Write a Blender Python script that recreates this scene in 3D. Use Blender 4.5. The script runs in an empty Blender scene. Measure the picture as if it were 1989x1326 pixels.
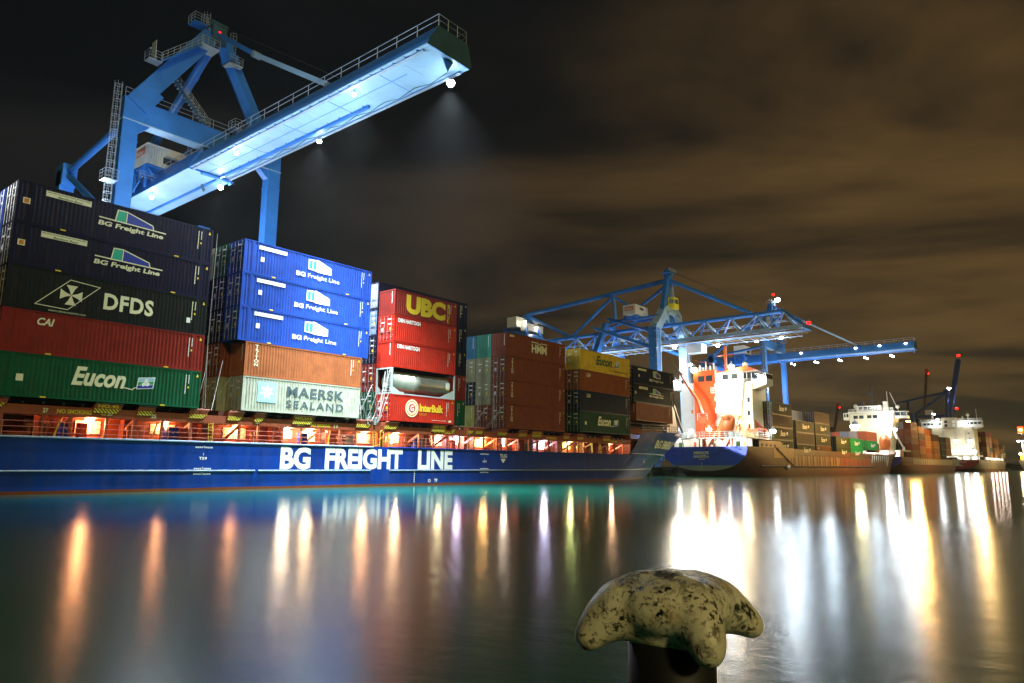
import bpy, math, random
from mathutils import Matrix, Vector
random.seed(7)
sc = bpy.context.scene
COL = sc.collection
R = math.radians

# ------------------------------------------------------------------ camera
CAM_H = 1.93
pitch, phi, roll = R(9.8881), R(39.2856), R(0.2339)
fw = Vector((math.cos(phi)*math.cos(pitch), math.sin(phi)*math.cos(pitch), math.sin(pitch)))
rt = Vector((math.sin(phi), -math.cos(phi), 0))
up = rt.cross(fw)
rt2 = rt*math.cos(roll)+up*math.sin(roll)
up2 = up*math.cos(roll)-rt*math.sin(roll)
cam = bpy.data.cameras.new('camera')
cam.sensor_width = 36
cam.lens = 1392.67/1989*36
cam.clip_start = 0.05
cam.clip_end = 12000
camo = bpy.data.objects.new('camera', cam)
m = Matrix((rt2, up2, -fw)).transposed().to_4x4()
m.translation = (0, 0, CAM_H)
camo.matrix_world = m
COL.objects.link(camo)
sc.camera = camo

# ------------------------------------------------------------------ night sky
W = bpy.data.worlds.new('World')
sc.world = W
W.use_nodes = True
nt = W.node_tree
nt.nodes.clear()
def wn(t, **k):
    n = nt.nodes.new(t)
    for a, b in k.items():
        setattr(n, a, b)
    return n
def wmath(op, a, b=None, c=None):
    n = wn('ShaderNodeMath', operation=op)
    for i, v in enumerate((a, b, c)):
        if v is None: continue
        if isinstance(v, (int, float)): n.inputs[i].default_value = v
        else: nt.links.new(v, n.inputs[i])
    return n.outputs[0]
tc = wn('ShaderNodeTexCoord')
sep = wn('ShaderNodeSeparateXYZ')
nt.links.new(tc.outputs['Generated'], sep.inputs[0])
X, Y, Z = sep.outputs
zc = wmath('MAXIMUM', Z, 0.0)
# clouds lie on a layer overhead: direction projected on a plane
den = wmath('ADD', zc, 0.16)
px = wmath('DIVIDE', X, den)
py = wmath('DIVIDE', Y, den)
# wind streaks run along a heading of the layer
ca, sa = math.cos(R(-28)), math.sin(R(-28))
qx = wmath('ADD', wmath('MULTIPLY', px, ca), wmath('MULTIPLY', py, -sa))
qy = wmath('ADD', wmath('MULTIPLY', px, sa), wmath('MULTIPLY', py, ca))
comb = wn('ShaderNodeCombineXYZ')
nt.links.new(wmath('MULTIPLY', qx, 1.5), comb.inputs[0])
nt.links.new(wmath('MULTIPLY', qy, 0.75), comb.inputs[1])
comb.inputs[2].default_value = 3.7
nz = wn('ShaderNodeTexNoise')
nz.inputs['Scale'].default_value = 1.0
nz.inputs['Detail'].default_value = 6
nz.inputs['Roughness'].default_value = 0.5
nz.inputs['Distortion'].default_value = 0.35
nt.links.new(comb.outputs[0], nz.inputs['Vector'])
cloud = wn('ShaderNodeMapRange', interpolation_type='SMOOTHSTEP')
cloud.inputs['From Min'].default_value = 0.40
cloud.inputs['From Max'].default_value = 0.64
nt.links.new(nz.outputs['Fac'], cloud.inputs['Value'])
# town glow: stronger toward the harbour mouth (+X, -Y)
gl = wmath('ADD', wmath('MULTIPLY', X, 0.82), wmath('MULTIPLY', Y, -0.57))
glow = wn('ShaderNodeMapRange', interpolation_type='SMOOTHSTEP')
glow.inputs['From Min'].default_value = -0.12
glow.inputs['From Max'].default_value = 0.78
nt.links.new(gl, glow.inputs['Value'])
low = wmath('POWER', wmath('SUBTRACT', 1.0, zc), 5.0)
warm = wn('ShaderNodeMix', data_type='RGBA')
warm.inputs['A'].default_value = (0.0125, 0.0122, 0.0115, 1)
warm.inputs['B'].default_value = (0.105, 0.060, 0.020, 1)
nt.links.new(glow.outputs[0], warm.inputs['Factor'])
dark = wn('ShaderNodeMix', data_type='RGBA')
dark.inputs['A'].default_value = (0.0038, 0.0048, 0.0052, 1)
dark.inputs['B'].default_value = (0.0105, 0.0098, 0.0078, 1)
nt.links.new(glow.outputs[0], dark.inputs['Factor'])
mixc = wn('ShaderNodeMix', data_type='RGBA')
nt.links.new(cloud.outputs[0], mixc.inputs['Factor'])
nt.links.new(dark.outputs['Result'], mixc.inputs['A'])
nt.links.new(warm.outputs['Result'], mixc.inputs['B'])
hor = wn('ShaderNodeMix', data_type='RGBA')
nt.links.new(wmath('MULTIPLY', wmath('MULTIPLY', low, 0.32), glow.outputs[0]), hor.inputs['Factor'])
nt.links.new(mixc.outputs['Result'], hor.inputs['A'])
hor.inputs['B'].default_value = (0.080, 0.060, 0.024, 1)
bg = wn('ShaderNodeBackground')
nt.links.new(hor.outputs['Result'], bg.inputs['Color'])
bg.inputs['Strength'].default_value = 1.0
wo = wn('ShaderNodeOutputWorld')
nt.links.new(bg.outputs[0], wo.inputs['Surface'])

# warm quay-side light reaching the ships from behind the camera, as one distant lamp
sun = bpy.data.lights.new('sun', 'SUN')
sun.energy = 0.92
sun.angle = R(6)
sun.color = (1.0, 0.82, 0.34)
so = bpy.data.objects.new('sun', sun)
sdir = Vector((-0.36, -0.83, 0.42)).normalized()
so.rotation_euler = sdir.to_track_quat('Z', 'Y').to_euler()
so.location = (-20, -40, 30)
COL.objects.link(so)

vs = sc.view_settings
vs.view_transform = 'Standard'
vs.look = 'None'
vs.exposure = 0.0
vs.gamma = 1.0
vs.use_curve_mapping = False
cy = sc.cycles
cy.max_bounces = 5
cy.diffuse_bounces = 2
cy.glossy_bounces = 3
cy.transmission_bounces = 2
cy.volume_bounces = 0
cy.sample_clamp_indirect = 6
cy.sample_clamp_direct = 0
cy.caustics_reflective = False
cy.caustics_refractive = False
cy.use_light_tree = True
cy.use_denoising = True
cy.use_adaptive_sampling = True
cy.adaptive_threshold = 0.02

# ------------------------------------------------------------------ materials
MATS = {}
def paint(name, col, rough=0.45, dirt=0.35, rust=0.0, metal=0.0, scale=0.8, rustcol=(0.12, 0.045, 0.015), streak=True, spec=.5):
    if name in MATS: return MATS[name]
    mt = bpy.data.materials.new(name)
    mt.use_nodes = True
    n, l = mt.node_tree.nodes, mt.node_tree.links
    b = n['Principled BSDF']
    b.inputs['Roughness'].default_value = rough
    b.inputs['Metallic'].default_value = metal
    b.inputs['Specular IOR Level'].default_value = spec
    tcn = n.new('ShaderNodeTexCoord')
    a = n.new('ShaderNodeTexNoise')
    a.inputs['Scale'].default_value = scale
    a.inputs['Detail'].default_value = 7
    a.inputs['Roughness'].default_value = 0.65
    l.new(tcn.outputs['Object'], a.inputs['Vector'])
    mr = n.new('ShaderNodeMapRange')
    mr.inputs['From Min'].default_value = 0.3
    mr.inputs['From Max'].default_value = 0.75
    mr.inputs['To Min'].default_value = 1.0
    mr.inputs['To Max'].default_value = 1.0-dirt
    l.new(a.outputs['Fac'], mr.inputs['Value'])
    mx = n.new('ShaderNodeMix'); mx.data_type = 'RGBA'; mx.blend_type = 'MULTIPLY'
    mx.inputs['Factor'].default_value = 1
    mx.inputs['A'].default_value = (*col, 1)
    l.new(mr.outputs[0], mx.inputs['B'])
    out = mx.outputs['Result']
    if rust > 0:
        mp = n.new('ShaderNodeMapping')
        mp.inputs['Scale'].default_value = (3.0, 3.0, 0.3 if streak else 3.0)
        l.new(tcn.outputs['Object'], mp.inputs['Vector'])
        r = n.new('ShaderNodeTexNoise')
        r.inputs['Scale'].default_value = 1.3
        r.inputs['Detail'].default_value = 8
        r.inputs['Roughness'].default_value = 0.7
        l.new(mp.outputs[0], r.inputs['Vector'])
        m2 = n.new('ShaderNodeMapRange')
        m2.inputs['From Min'].default_value = 0.58
        m2.inputs['From Max'].default_value = 0.70
        m2.inputs['To Max'].default_value = rust
        l.new(r.outputs['Fac'], m2.inputs['Value'])
        m3 = n.new('ShaderNodeMix'); m3.data_type = 'RGBA'
        l.new(m2.outputs[0], m3.inputs['Factor'])
        l.new(out, m3.inputs['A'])
        m3.inputs['B'].default_value = (*rustcol, 1)
        out = m3.outputs['Result']
    l.new(out, b.inputs['Base Color'])
    MATS[name] = mt
    return mt
def glow_mat(name, col, s):
    if name in MATS: return MATS[name]
    mt = bpy.data.materials.new(name)
    mt.use_nodes = True
    n, l = mt.node_tree.nodes, mt.node_tree.links
    n.clear()
    e = n.new('ShaderNodeEmission')
    e.inputs['Color'].default_value = (*col, 1)
    e.inputs['Strength'].default_value = s
    o = n.new('ShaderNodeOutputMaterial')
    l.new(e.outputs[0], o.inputs['Surface'])
    MATS[name] = mt
    return mt

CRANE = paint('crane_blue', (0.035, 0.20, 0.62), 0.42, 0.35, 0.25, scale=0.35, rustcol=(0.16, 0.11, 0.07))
CRANE_LIT = paint('crane_pale_blue', (0.30, 0.48, 0.66), 0.5, 0.25, 0.25, scale=0.4, rustcol=(0.05, 0.2, 0.42))  # the crane blue with lamplight mixed in, for its brightly lit faces
CRANE_DK = paint('crane_grey', (0.035, 0.11, 0.17), 0.6, 0.4)
GALV = paint('galvanised_steel', (0.35, 0.42, 0.52), 0.5, 0.3, metal=0.3)
WHITEP = paint('white_marking', (0.78, 0.78, 0.74), 0.5, 0.12, 0.12, rustcol=(.3, .28, .25))
CREAM = paint('cream_marking', (0.80, 0.76, 0.52), 0.5, 0.15, 0.1, rustcol=(.25, .22, .15))
YEL = paint('yellow_marking', (0.75, 0.52, 0.03), 0.5, 0.15)
ORG = paint('orange_marking', (0.65, 0.20, 0.02), 0.5, 0.15)
TEAL = paint('teal_marking', (0.01, 0.40, 0.25), 0.5, 0.15)
BLUEM = paint('blue_marking', (0.01, 0.025, 0.32), 0.5, 0.15)
LBLUE = paint('pale_blue_marking', (0.30, 0.55, 0.72), 0.5, 0.2, 0.3, rustcol=(.6, .6, .5))
BLACKM = paint('black_marking', (0.012, 0.016, 0.018), 0.5, 0.2)
DGREY = paint('dark_grey_marking', (0.06, 0.09, 0.10), 0.5, 0.2, 0.3, rustcol=(.5, .5, .42))
DGREEN = paint('dark_green_marking', (0.01, 0.10, 0.035), 0.5, 0.15)
GREENM = paint('green_marking', (0.03, 0.30, 0.10), 0.5, 0.15)
REDM = paint('red_marking', (0.50, 0.06, 0.03), 0.5, 0.15)
STEEL = paint('bare_steel', (0.42, 0.43, 0.42), 0.4, 0.3, 0.1, metal=0.4)
DARKST = paint('dark_steel', (0.03, 0.03, 0.03), 0.6, 0.3)
GLASS = paint('window_glass', (0.02, 0.03, 0.035), 0.08, 0.1)
SHIPRED = paint('oxide_red', (0.30, 0.065, 0.025), 0.5, 0.4, 0.4)
RAILRED = paint('rail_pink', (0.52, 0.17, 0.13), 0.5, 0.25)
YPAINT = paint('yellow_paint', (0.72, 0.52, 0.06), 0.5, 0.2)
WHITE = paint('white_paint', (0.78, 0.77, 0.70), 0.45, 0.18, 0.15, rustcol=(.5, .38, .22))
ORANGE = paint('orange_paint', (0.60, 0.075, 0.008), 0.45, 0.2, 0.1)
ORANGE_D = paint('rust_orange_paint', (0.50, 0.12, 0.018), 0.5, 0.3, 0.2)
GREYDECK = paint('pale_grey_paint', (0.45, 0.50, 0.50), 0.5, 0.2)
CONC = paint('concrete', (0.30, 0.29, 0.27), 0.85, 0.4, 0.3, scale=0.3, rustcol=(.12, .12, .1))

# ------------------------------------------------------------------ mesh builder
class MB:
    def __init__(s): s.v = []; s.f = []; s.m = []; s.mats = []
    def mi(s, mat):
        if mat not in s.mats: s.mats.append(mat)
        return s.mats.index(mat)
    def add(s, vs, fs, mat):
        k = len(s.v); i = s.mi(mat)
        s.v += [tuple(p) for p in vs]
        s.f += [tuple(k+j for j in f) for f in fs]
        s.m += [i]*len(fs)
        return s
    def box(s, x0, x1, y0, y1, z0, z1, mat):
        return s.add([(x0, y0, z0), (x1, y0, z0), (x1, y1, z0), (x0, y1, z0), (x0, y0, z1), (x1, y0, z1), (x1, y1, z1), (x0, y1, z1)],
              [(0, 3, 2, 1), (4, 5, 6, 7), (0, 1, 5, 4), (1, 2, 6, 5), (2, 3, 7, 6), (3, 0, 4, 7)], mat)
    def beam(s, p, q, w, h, mat, upv=(0, 0, 1)):
        p, q = Vector(p), Vector(q); d = (q-p).normalized()
        u = Vector(upv)
        if abs(d.dot(u)) > 0.98: u = Vector((0, 1, 0))
        a = d.cross(u).normalized()*w/2; b = a.cross(d).normalized()*h/2
        c = [p-a-b, p+a-b, p+a+b, p-a+b, q-a-b, q+a-b, q+a+b, q-a+b]
        return s.add(c, [(0, 3, 2, 1), (4, 5, 6, 7), (0, 1, 5, 4), (1, 2, 6, 5), (2, 3, 7, 6), (3, 0, 4, 7)], mat)
    def tube(s, p, q, r, mat, n=8, r2=None):
        p, q = Vector(p), Vector(q); d = (q-p).normalized()
        u = Vector((0, 0, 1)) if abs(d.z) < 0.95 else Vector((1, 0, 0))
        a = d.cross(u).normalized(); b = a.cross(d)
        r2 = r if r2 is None else r2
        vs = []
        for c, rr in ((p, r), (q, r2)):
            for i in range(n):
                t = 2*math.pi*(i+.5)/n
                vs.append(c+a*math.cos(t)*rr+b*math.sin(t)*rr)
        return s.add(vs, [(i, (i+1) % n, n+(i+1) % n, n+i) for i in range(n)]+[tuple(range(n-1, -1, -1)), tuple(range(n, 2*n))], mat)
    def path(s, pts, r, mat, n=6):
        for a, b in zip(pts, pts[1:]): s.tube(a, b, r, mat, n)
        return s
    def extr(s, pts, vec, mat):
        n = len(pts); vec = Vector(vec)
        vs = [Vector(p) for p in pts]+[Vector(p)+vec for p in pts]
        return s.add(vs, [tuple(range(n-1, -1, -1)), tuple(range(n, 2*n))]+[(i, (i+1) % n, n+(i+1) % n, n+i) for i in range(n)], mat)
    def poly(s, pts, mat): return s.add(pts, [tuple(range(len(pts)))], mat)
    def sphere(s, c, r, mat, n=12, k=8, sz=1.0):
        vs = []; fs = []
        for i in range(k+1):
            th = math.pi*i/k
            for j in range(n):
                ph = 2*math.pi*j/n
                vs.append((c[0]+r*math.sin(th)*math.cos(ph), c[1]+r*math.sin(th)*math.sin(ph), c[2]+r*sz*math.cos(th)))
        for i in range(k):
            for j in range(n):
                fs.append((i*n+j, (i+1)*n+j, (i+1)*n+(j+1) % n, i*n+(j+1) % n))
        return s.add(vs, fs, mat)
    def rail(s, pts, mat, h=1.1, step=1.8, r=0.03, rails=(0.36, 0.73, 1.1)):
        for a, b in zip(pts, pts[1:]):
            a, b = Vector(a), Vector(b); L = (b-a).length; n = max(1, round(L/step))
            for i in range(n+1):
                c = a+(b-a)*i/n
                s.tube(c, c+Vector((0, 0, h)), r*1.1, mat, 5)
            for z in rails: s.tube(a+Vector((0, 0, z*h/1.1)), b+Vector((0, 0, z*h/1.1)), r, mat, 5)
        return s
    def build(s, name, parent=None, smooth=False, loc=None):
        me = bpy.data.meshes.new(name)
        me.from_pydata(s.v, [], s.f)
        for mt in s.mats: me.materials.append(mt)
        me.polygons.foreach_set('material_index', s.m)
        if smooth: me.polygons.foreach_set('use_smooth', [True]*len(s.f))
        me.update()
        o = bpy.data.objects.new(name, me)
        COL.objects.link(o)
        if parent: o.parent = parent
        if loc: o.location = loc
        return o

def tag(o, label=None, cat=None, group=None, kind=None):
    for k, v in (('label', label), ('category', cat), ('group', group), ('kind', kind)):
        if v: o[k] = v
    return o
def thing(name, label, cat, mat=None, group=None, loc=(0, 0, 0)):
    o = bpy.data.objects.new(name, None)
    o.empty_display_size = 0.3
    COL.objects.link(o)
    if mat is not None: o.matrix_world = mat
    else: o.location = loc
    return tag(o, label, cat, group)

# ------------------------------------------------------------------ lettering
_TX = {}
def glyphs(txt, bold=0.0, shear=0.0, space=1.0):
    key = (txt, bold, shear, space)
    if key in _TX: return _TX[key]
    cu = bpy.data.curves.new('t', 'FONT')
    cu.body = txt
    cu.offset = bold
    cu.shear = shear
    cu.space_character = space
    cu.resolution_u = 3
    cu.align_x = 'CENTER'
    cu.space_line = 0.85
    o = bpy.data.objects.new('t', cu)
    COL.objects.link(o)
    bpy.context.view_layer.update()
    dg = bpy.context.evaluated_depsgraph_get()
    me = o.evaluated_get(dg).to_mesh()
    vs = [(v.co.x, v.co.y) for v in me.vertices]
    fs = [tuple(p.vertices) for p in me.polygons]
    o.evaluated_get(dg).to_mesh_clear()
    bpy.data.objects.remove(o)
    bpy.data.curves.remove(cu)
    x0 = min(v[0] for v in vs); x1 = max(v[0] for v in vs)
    y0 = min(v[1] for v in vs); y1 = max(v[1] for v in vs)
    vs = [((a-x0)/(x1-x0), (b-y0)/(y1-y0)) for a, b in vs]
    _TX[key] = (vs, fs)
    return _TX[key]
def letters(mb, txt, fn, mat, bold=0.02, shear=0.0, space=1.0):
    """fn maps (u,v) of the unit box of the whole line to a point"""
    vs, fs = glyphs(txt, bold, shear, space)
    mb.add([fn(a, b) for a, b in vs], fs, mat)
# ------------------------------------------------------------------ frames
LIST = R(0.80206)
M1 = Matrix.Translation((0, 54.634, CAM_H)) @ Matrix.Rotation(LIST, 4, 'X')   # the near ship lists a little
M0 = Matrix.Translation((0, 54.634, 0.0))                                     # the ships ahead, same berth line

# ------------------------------------------------------------------ containers
BOXC = {}
def boxpaint(key):
    cols = dict(navy=(0.003, 0.004, 0.032), blue=(0.016, 0.075, 0.44), green=(0.004, 0.11, 0.045), red=(0.30, 0.022, 0.014),
        bred=(0.60, 0.028, 0.012), slate=(0.006, 0.012, 0.012), orange=(0.42, 0.13, 0.045), white=(0.52, 0.55, 0.44), brown=(0.25, 0.048, 0.014),
        aqua=(0.05, 0.33, 0.24), azure=(0.04, 0.22, 0.42), cream=(0.40, 0.38, 0.20), yellow=(0.95, 0.60, 0.05), lime=(0.42, 0.45, 0.12),
        dblue=(0.016, 0.02, 0.05), rust=(0.34, 0.085, 0.02), olive=(0.050, 0.062, 0.012), bgreen=(0.01, 0.33, 0.09), obrown=(0.085, 0.040, 0.022),
        pale=(0.45, 0.48, 0.62), salmon=(0.55, 0.12, 0.06), ltblue=(0.25, 0.36, 0.60), dgreen=(0.008, 0.07, 0.03), tan=(0.30, 0.13, 0.035),  # olive and tan carry the orange lamplight in their colour
        amber=(0.38, 0.17, 0.04), black=(0.012, 0.014, 0.016), maroon=(0.20, 0.03, 0.018))
    return paint('container_'+key, tuple(c*.8 for c in cols[key]), 0.5, 0.4, {'white': .95, 'cream': .6, 'orange': .5}.get(key, .5), scale=0.9, spec=.22,
                 rustcol=(0.22, 0.12, 0.04) if key in ('white', 'cream') else (0.07, 0.035, 0.02))
WD = 2.438
def corr_x(mb, x0, x1, z0, z1, y, dep, mat, sgn=1, pitch=0.278):
    """corrugated wall in the x-z plane; sgn +1: ribs run inward to +y"""
    n = max(3, round((x1-x0)/pitch)); p = (x1-x0)/n
    xs = []
    for i in range(n):
        b = x0+i*p
        xs += [(b, 0), (b+p*.26, 0), (b+p*.5, 1), (b+p*.76, 1)]
    xs.append((x1, 0))
    vs = []
    for x, d in xs: vs += [(x, y+sgn*dep*d, z0), (x, y+sgn*dep*d, z1)]
    fs = [(2*i, 2*i+2, 2*i+3, 2*i+1) for i in range(len(xs)-1)]
    mb.add(vs, fs if sgn > 0 else [f[::-1] for f in fs], mat)
def corr_y(mb, y0, y1, z0, z1, x, dep, mat, pitch=0.278):
    n = max(3, round((y1-y0)/pitch)); p = (y1-y0)/n
    ys = []
    for i in range(n):
        b = y0+i*p
        ys += [(b, 0), (b+p*.26, 0), (b+p*.5, 1), (b+p*.76, 1)]
    ys.append((y1, 0))
    vs = []
    for y, d in ys: vs += [(x+dep*d, y, z0), (x+dep*d, y, z1)]
    mb.add(vs, [(2*i, 2*i+1, 2*i+3, 2*i+2) for i in range(len(ys)-1)], mat)

class Marks:
    """paint and decals on the near side of a container, kept as parts by name"""
    def __init__(s): s.d = {}
    def mb(s, n): return s.d.setdefault(n, MB())
    def text(s, txt, x0, x1, z0, z1, mat, bold=.02, shear=0, name='lettering', y=-.006, space=1.0):
        letters(s.mb(name), txt, lambda a, b: (x0+(x1-x0)*a, y, z0+(z1-z0)*b), mat, bold, shear, space)
    def poly(s, pts, mat, name='emblem', y=-.006):
        s.mb(name).poly([(a, y, b) for a, b in pts], mat)
    def rect(s, x0, x1, z0, z1, mat, name='decal', y=-.006):
        s.poly([(x0, z0), (x1, z0), (x1, z1), (x0, z1)], mat, name, y)
    def stroke(s, pts, w, mat, name='emblem', y=-.006):
        for (a, b), (c, d) in zip(pts, pts[1:]):
            L = math.hypot(c-a, d-b); nx, nz = -(d-b)/L*w/2, (c-a)/L*w/2
            ex, ez = (c-a)/L*w/2, (d-b)/L*w/2
            s.poly([(a-nx-ex, b-nz-ez), (c-nx+ex, d-nz+ez), (c+nx+ex, d+nz+ez), (a+nx-ex, b+nz-ez)], mat, name, y)
    def codes(s, L, H, mat=None):
        mat = mat or WHITEP
        for x, n0 in ((L-1.25, 13), (L-1.02, 6)):
            z = H-.35
            for i in range(n0):
                s.rect(x, x+.07, z-.08, z, mat, 'number_codes'); z -= .115
        s.rect(L-1.05, L-.93, .52*H, .57*H, YEL, 'number_codes')
        s.poly([(L-.42, H*.84), (L-.22, H*.84), (L-.32, H*.93)], YEL, 'warning_triangle')
    def fork(s, L):
        for x in (L*.2, L*.78): s.rect(x, x+.35, .02, .12, YEL, 'yellow_plate', -.012)

def m_house_old(k, L, H):
    k.text('BG Freight Line', L*.37, L*.71, .35*H, .51*H, CREAM, .035, .12)
    k.stroke([(L*.375, .585*H), (L*.72, .555*H)], .09, CREAM)
    for x0, x1, mt in ((.455, .505, TEAL), (.51, .65, BLUEM)):
        a, b = L*x0, L*x1
        t0 = .86*H; t1 = .86*H if mt is TEAL else .66*H
        k.poly([(a, .57*H), (b, .56*H), (b, t1), (a+(.06 if mt is TEAL else 0), t0)], mt, 'emblem', -.004)
    k.stroke([(L*.452, .57*H), (L*.462, .87*H), (L*.51, .875*H), (L*.648, .68*H), (L*.655, .565*H)], .08, CREAM)
    k.stroke([(L*.508, .57*H), (L*.51, .87*H)], .07, CREAM)
    k.rect(L*.12, L*.33, .76*H, .90*H, CREAM, 'notice', -.004)
    k.text('environmental-friendly', L*.125, L*.327, .84*H, .89*H, DGREEN, .015, .1, 'notice', -.008)
    k.text('Bamboo floor', L*.175, L*.29, .77*H, .825*H, DGREEN, .02, .1, 'notice', -.008)
    k.rect(.35, .78, .46*H, .60*H, CREAM, 'placard'); k.rect(.43, .70, .48*H, .58*H, ORG, 'placard', -.009)
def m_house_new(k, L, H, dim=False):
    w = CREAM if dim else WHITEP
    k.text('BG', L*.375, L*.445, .27*H, .42*H, w, .04)
    k.text('Freight Line', L*.465, L*.72, .245*H, .42*H, w, .008)
    a, b, c = L*.465, L*.535, L*.645
    k.poly([(a, .55*H), (b, .53*H), (b, .90*H), (a, .88*H)], w, 'emblem', -.004)
    for i in range(2):
        p = a+.12+i*.42
        k.rect(p, p+.3, .58*H, .85*H, TEAL, 'emblem', -.009)
    k.stroke([(b, .53*H), (c, .53*H), (c, .72*H), (b, .90*H), (b, .53*H)], .12, w)
    k.poly([(b+.1, .56*H), (c-.1, .56*H), (c-.1, .69*H), (b+.1, .85*H)], LBLUE if not dim else BLUEM, 'emblem', -.003)
    k.rect(L*.10, L*.30, .79*H, .90*H, w, 'notice', -.005)
    k.text('environmental-friendly', L*.105, L*.295, .82*H, .87*H, GREENM, .004, .1, 'notice', -.009)
    k.rect(L*.115, L*.14, .42*H, .56*H, w, 'placard')
def m_dfds(k, L, H):
    k.text('DFDS', L*.44, L*.695, .28*H, .70*H, CREAM, .035, 0, space=1.1)
    k.stroke([(L*.13, .16*H), (L*.275, .13*H), (L*.415, .80*H), (L*.275, .86*H), (L*.13, .16*H)], .05, CREAM)
    cx, cz, r = L*.285, .49*H, .24*H
    for i in range(4):
        t = i*math.pi/2
        f = lambda x, z: (cx+x*math.cos(t)-z*math.sin(t), cz+x*math.sin(t)+z*math.cos(t))
        k.poly([f(.03, .03), f(.03, -.03), f(r*.55, -.055*H), f(r, -.125*H), f(r, .125*H), f(r*.55, .055*H)], CREAM)
    k.text('WWW.DFDSLOGISTICS.COM', L*.19, L*.36, .035*H, .075*H, CREAM, 0)
    k.rect(L-1.6, L-1.3, .28*H, .42*H, WHITEP, 'placard')
def m_cai(k, L, H, x=.15): k.text('CAI', L*x, L*(x+.075), .68*H, .86*H, CREAM, .03, .25)
def flag(k, x0, x1, z0, z1):
    d = (x1-x0)*.08; s = (z1-z0)*.16
    P = lambda u, v: (x0+(x1-x0)*u+d*v, z0+(z1-z0)*v+s*u)
    k.poly([P(0, 0), P(1, 0), P(1, 1), P(0, 1)], WHITEP, 'emblem', -.004)
    for v0, v1, mt in ((.06, .32, BLUEM), (.36, .62, GREENM), (.66, .94, LBLUE)):
        k.poly([P(.05, v0), P(.95, v0), P(.95, v1), P(.05, v1)], mt, 'emblem', -.008)
    for a in (90, 210, 330):
        u, v = .5+.13*math.cos(R(a)), .5+.2*math.sin(R(a))
        k.poly([P(u+.12*math.cos(t*math.pi/4), v+.18*math.sin(t*math.pi/4)) for t in range(8)], WHITEP, 'emblem', -.012)
def m_script(k, L, H, col=None, x0=.33, x1=.59, sub=False):
    k.text('Eucon', L*x0, L*x1, .36*H, .82*H, col or CREAM, .035, .28)
    k.stroke([(L*(x1-.01), .40*H), (L*(x1+.035), .36*H), (L*(x1+.05), .42*H)], .07, col or CREAM, 'lettering')
    flag(k, L*(x1+.055), L*(x1+.145), .38*H, .68*H)
    if sub: k.text('The CoolExperience', L*.56, L*.95, .12*H, .25*H, BLACKM, 0, .15)
    else: k.rect(L*.09, L*.12, .36*H, .52*H, CREAM, 'placard')
def m_tri(k, L, H, x=.07): k.text('T\nR\nI\nT\nO\nN', L*x, L*x+.42, .30*H, .93*H, WHITEP if H > 2.895 else CREAM, .02)
def m_mae(k, L, H):
    k.text('MAERSK', L*.345, L*.845, .50*H, .82*H, DGREY, .025, space=1.08)
    k.text('SEALAND', L*.345, L*.845, .16*H, .40*H, DGREY, .02, space=1.25)
    a, b, c, d = L*.115, L*.26, .28*H, .88*H
    k.rect(a, b, c, d, LBLUE, 'emblem', -.004)
    cx, cz, r = (a+b)/2, (c+d)/2, .25*H
    for i in range(7):
        t = 2*math.pi*i/7+math.pi/2; e = .20
        k.poly([(cx, cz), (cx+r*.42*math.cos(t-.45), cz+r*.42*math.sin(t-.45)), (cx+r*math.cos(t), cz+r*math.sin(t)), (cx+r*.42*math.cos(t+.45), cz+r*.42*math.sin(t+.45))], WHITEP, 'emblem', -.009)
def m_ubc(k, L, H):
    k.text('UBC', L*.17, L*.80, .14*H, .90*H, YEL, .06)
    k.text('B\nU\nL\nK', L*.83, L*.865, .10*H, .88*H, YEL, .03)
def m_den(k, L, H): k.text('DEN HARTOGH', L*.06, L*.40, .74*H, .90*H, WHITEP, .04)
def m_ib(k, L, H):
    cx, cz = L*.315, .52*H
    for r0, r1, mt in ((.0, .34*H, CREAM), (0, .29*H, ORG), (0, .25*H, CREAM), (0, .17*H, REDM)):
        y = -.004-.003*(1-r1/H/.34)*8
        k.poly([(cx+r1*math.cos(2*math.pi*i/28), cz+r1*math.sin(2*math.pi*i/28)) for i in range(28)], mt, 'emblem', y)
    k.text('G', cx-.09*H, cx+.09*H, cz-.11*H, cz+.11*H, WHITEP, .03, 0, 'emblem', -.03)
    k.text('InterBulk', L*.43, L*.81, .42*H, .72*H, YEL, .045)
    k.text('GROUP', L*.43, L*.55, .27*H, .37*H, ORG, .01)
    k.text('inspired innovation', L*.63, L*.87, .09*H, .14*H, WHITEP, 0)
    k.rect(L*.905, L*.95, .07*H, .15*H, CREAM, 'placard')
def m_hmm(k, L, H):
    k.text('HMM', L*.40, L*.66, .34*H, .72*H, CREAM, .03, space=.95)
    k.stroke([(L*.395, .80*H), (L*.505, .80*H), (L*.53, .72*H), (L*.555, .80*H), (L*.665, .80*H)], .10, CREAM)
    for i in range(4): k.rect(L*.04+i*.22, L*.04+i*.22+.16, .83*H, .92*H, CREAM, 'number_codes')
    for z, w in ((.6, .45), (.46, .45), (.40, .62)): pass

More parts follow.
